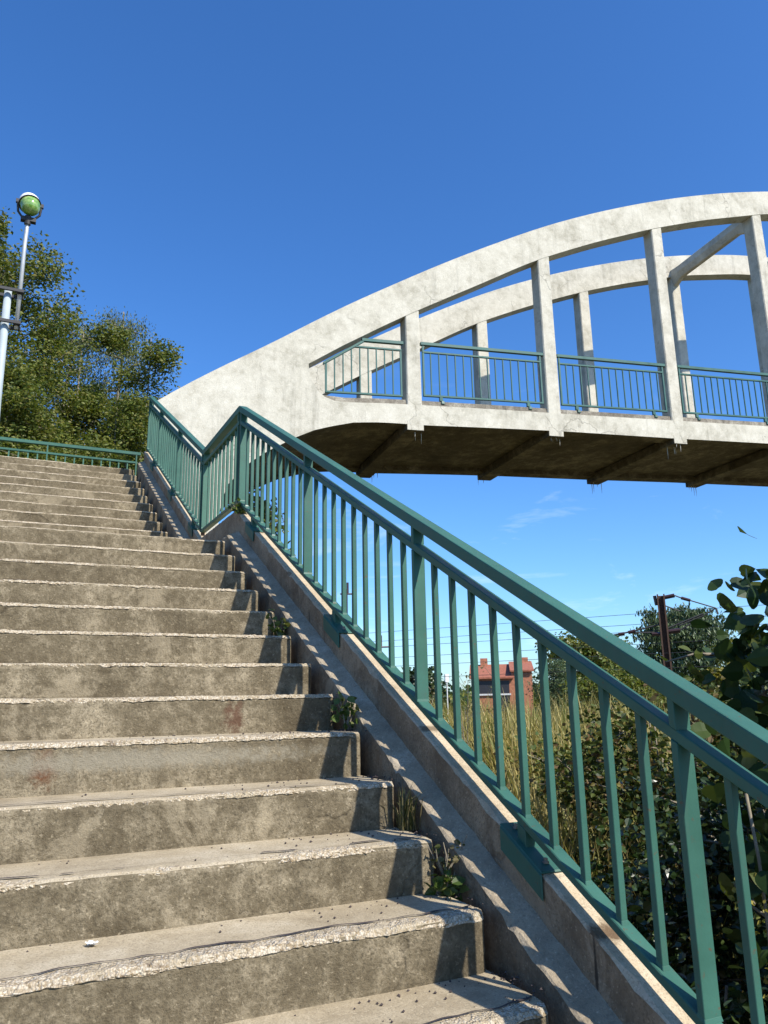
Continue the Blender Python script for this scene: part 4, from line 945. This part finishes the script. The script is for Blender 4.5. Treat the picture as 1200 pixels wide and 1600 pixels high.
HX, HY = 33.0, 50.0
house = thing('brick_house', 'far red brick house with a red tiled roof beyond the railway', 'house', (HX, HY, GZ))
hd_ = Vector((.84, -.55, 0)); hn_ = Vector((.55, .84, 0)); hp = lambda u, v, z: tuple(Vector((HX, HY, z))+hd_*u+hn_*v)
q = MB(); q.hexa([hp(-1.8, 0, GZ), hp(2.6, 0, GZ), hp(2.6, 6, GZ), hp(-1.8, 6, GZ)], [hp(-1.8, 0, 1.55), hp(2.6, 0, 1.55), hp(2.6, 6, 1.55), hp(-1.8, 6, 1.55)])
q.add([hp(2.6, 0, 1.55), hp(2.6, 6, 1.55), hp(2.6, 3, 3.0), hp(1.1, 0, 1.55), hp(1.1, 0, 2.0), hp(2.6, 0, 2.0)], [(0, 1, 2), (3, 0, 5, 4)])
build('wall', q, M['brick'], house)
q = MB(); q.hexa([hp(-2.0, -.3, 1.50), hp(1.3, -.3, 1.50), hp(1.3, 3, 2.55), hp(-2.0, 3, 2.55)], [hp(-2.0, -.3, 1.62), hp(1.3, -.3, 1.62), hp(1.3, 3, 2.68), hp(-2.0, 3, 2.68)])
q.hexa([hp(-2.0, 3, 2.55), hp(1.3, 3, 2.55), hp(1.3, 6.3, 1.5), hp(-2.0, 6.3, 1.5)], [hp(-2.0, 3, 2.68), hp(1.3, 3, 2.68), hp(1.3, 6.3, 1.62), hp(-2.0, 6.3, 1.62)])
q.hexa([hp(1.0, -.25, 1.98), hp(2.75, -.25, 1.98), hp(2.75, 3, 2.75), hp(1.0, 3, 2.75)], [hp(1.0, -.25, 2.10), hp(2.75, -.25, 2.10), hp(2.75, 3, 2.87), hp(1.0, 3, 2.87)])
rf = build('roof', q, M['roof'], house)
for u in (-.9, 2.2):
    q = MB(); q.hexa([hp(u-.28, 2.6, 2.2), hp(u+.28, 2.6, 2.2), hp(u+.28, 3.2, 2.2), hp(u-.28, 3.2, 2.2)], [hp(u-.28, 2.6, 3.15), hp(u+.28, 2.6, 3.15), hp(u+.28, 3.2, 3.15), hp(u-.28, 3.2, 3.15)]); build('chimney', q, M['brick'], rf)
for (u0, u1, z0, z1) in ((-1.5, .9, .45, 1.35), (-.1, .9, -1.3, .3)):
    q = MB(); q.hexa([hp(u0, -.05, z0), hp(u1, -.05, z0), hp(u1, .05, z0), hp(u0, .05, z0)], [hp(u0, -.05, z1), hp(u1, -.05, z1), hp(u1, .05, z1), hp(u0, .05, z1)])
    w_ = build('window', q, M['darkwin'], house)
    q = MB(); q.hexa([hp(u0-.1, -.12, z0-.14), hp(u1+.1, -.12, z0-.14), hp(u1+.1, .02, z0-.14), hp(u0-.1, .02, z0-.14)], [hp(u0-.1, -.12, z0-.02), hp(u1+.1, -.12, z0-.02), hp(u1+.1, .02, z0-.02), hp(u0-.1, .02, z0-.02)]); build('sill', q, M['beam'], w_)
sg = MB(); sx_, sy_ = 24.9, 43.3; sg.box(sx_-.14, sx_+.14, sy_-.06, sy_+.06, 1.1, 1.6); sg.tube([(sx_, sy_, GZ), (sx_, sy_, 1.12)], .04, 8)
tag(build('signal_box', sg, M['beam'], bevel=.02), 'small white trackside cabinet on a post far beyond the dry grass', 'cabinet')

GF = 'far trees beyond the railway'
tree('pine_tree', 'tall dark blue-green tree directly behind the rusty mast', (39.4, 38.0, GZ), 7.3, .10, 3.0, 24000, .26, M['pine'], 51, 'diamond', GF, limbs=46, spread=.34, shape='round', hang=-.6)
tree('shrub', 'yellow-green shrub right of the mast', (22.3, 20.1, GZ), 3.9, .10, .85, 3500, .14, M['yellowleaf'], 52, 'ovate', GF, limbs=22, spread=.2, cat='shrub', stems=2)
tree('leafy_tree', 'pale green rounded tree left of the mast, partly behind the handrail', (45.0, 53.5, GZ), 6.6, .10, 3.6, 14000, .28, M['midleaf'], 53, 'ovate', GF, limbs=30, spread=.6)
tree('conifer', 'small dark upright tree right beside the brick house', (30.6, 39.6, GZ), 4.2, .05, 1.25, 9000, .13, M['pine'], 54, 'diamond', GF, limbs=30, spread=.25, shape='col')
tree('leafy_tree', 'small dark tree left of the brick house between the balusters', (27.0, 50.5, GZ), 4.1, .1, 1.6, 3500, .3, M['darkleaf'], 55, 'ovate', GF, limbs=22, spread=.35)
tree('leafy_tree', 'low olive tree below the pale rounded one', (30.5, 34.0, GZ), 3.4, .05, 2.2, 9000, .17, M['olive'], 56, 'ovate', GF, limbs=26, spread=.35, stems=2)
tree('leafy_tree', 'dark tree at the right edge behind the broad-leaved bush', (31.5, 25.0, GZ), 4.3, .1, 2.0, 9000, .16, M['pine'], 57, 'ovate', GF, limbs=28, spread=.35)
# distant wood along the horizon
rng = np.random.default_rng(77); fb = MB()
for k in range(260):
    a = math.radians(rng.uniform(8, 75)); d = rng.uniform(85, 150); x, y = d*math.sin(a), d*math.cos(a); h = rng.uniform(2.0, 4.2)
    m_ = 70; C = np.stack([x+rng.normal(0, 1.6, m_), y+rng.normal(0, 1.6, m_), GZ+rng.uniform(0, 1, m_)**.7*h], 1); leaves(fb, C, .9, 'ovate', rng)
tag(build('distant_wood', fb, M['midleaf']), 'low line of distant trees along the horizon', 'wood', kind='stuff')
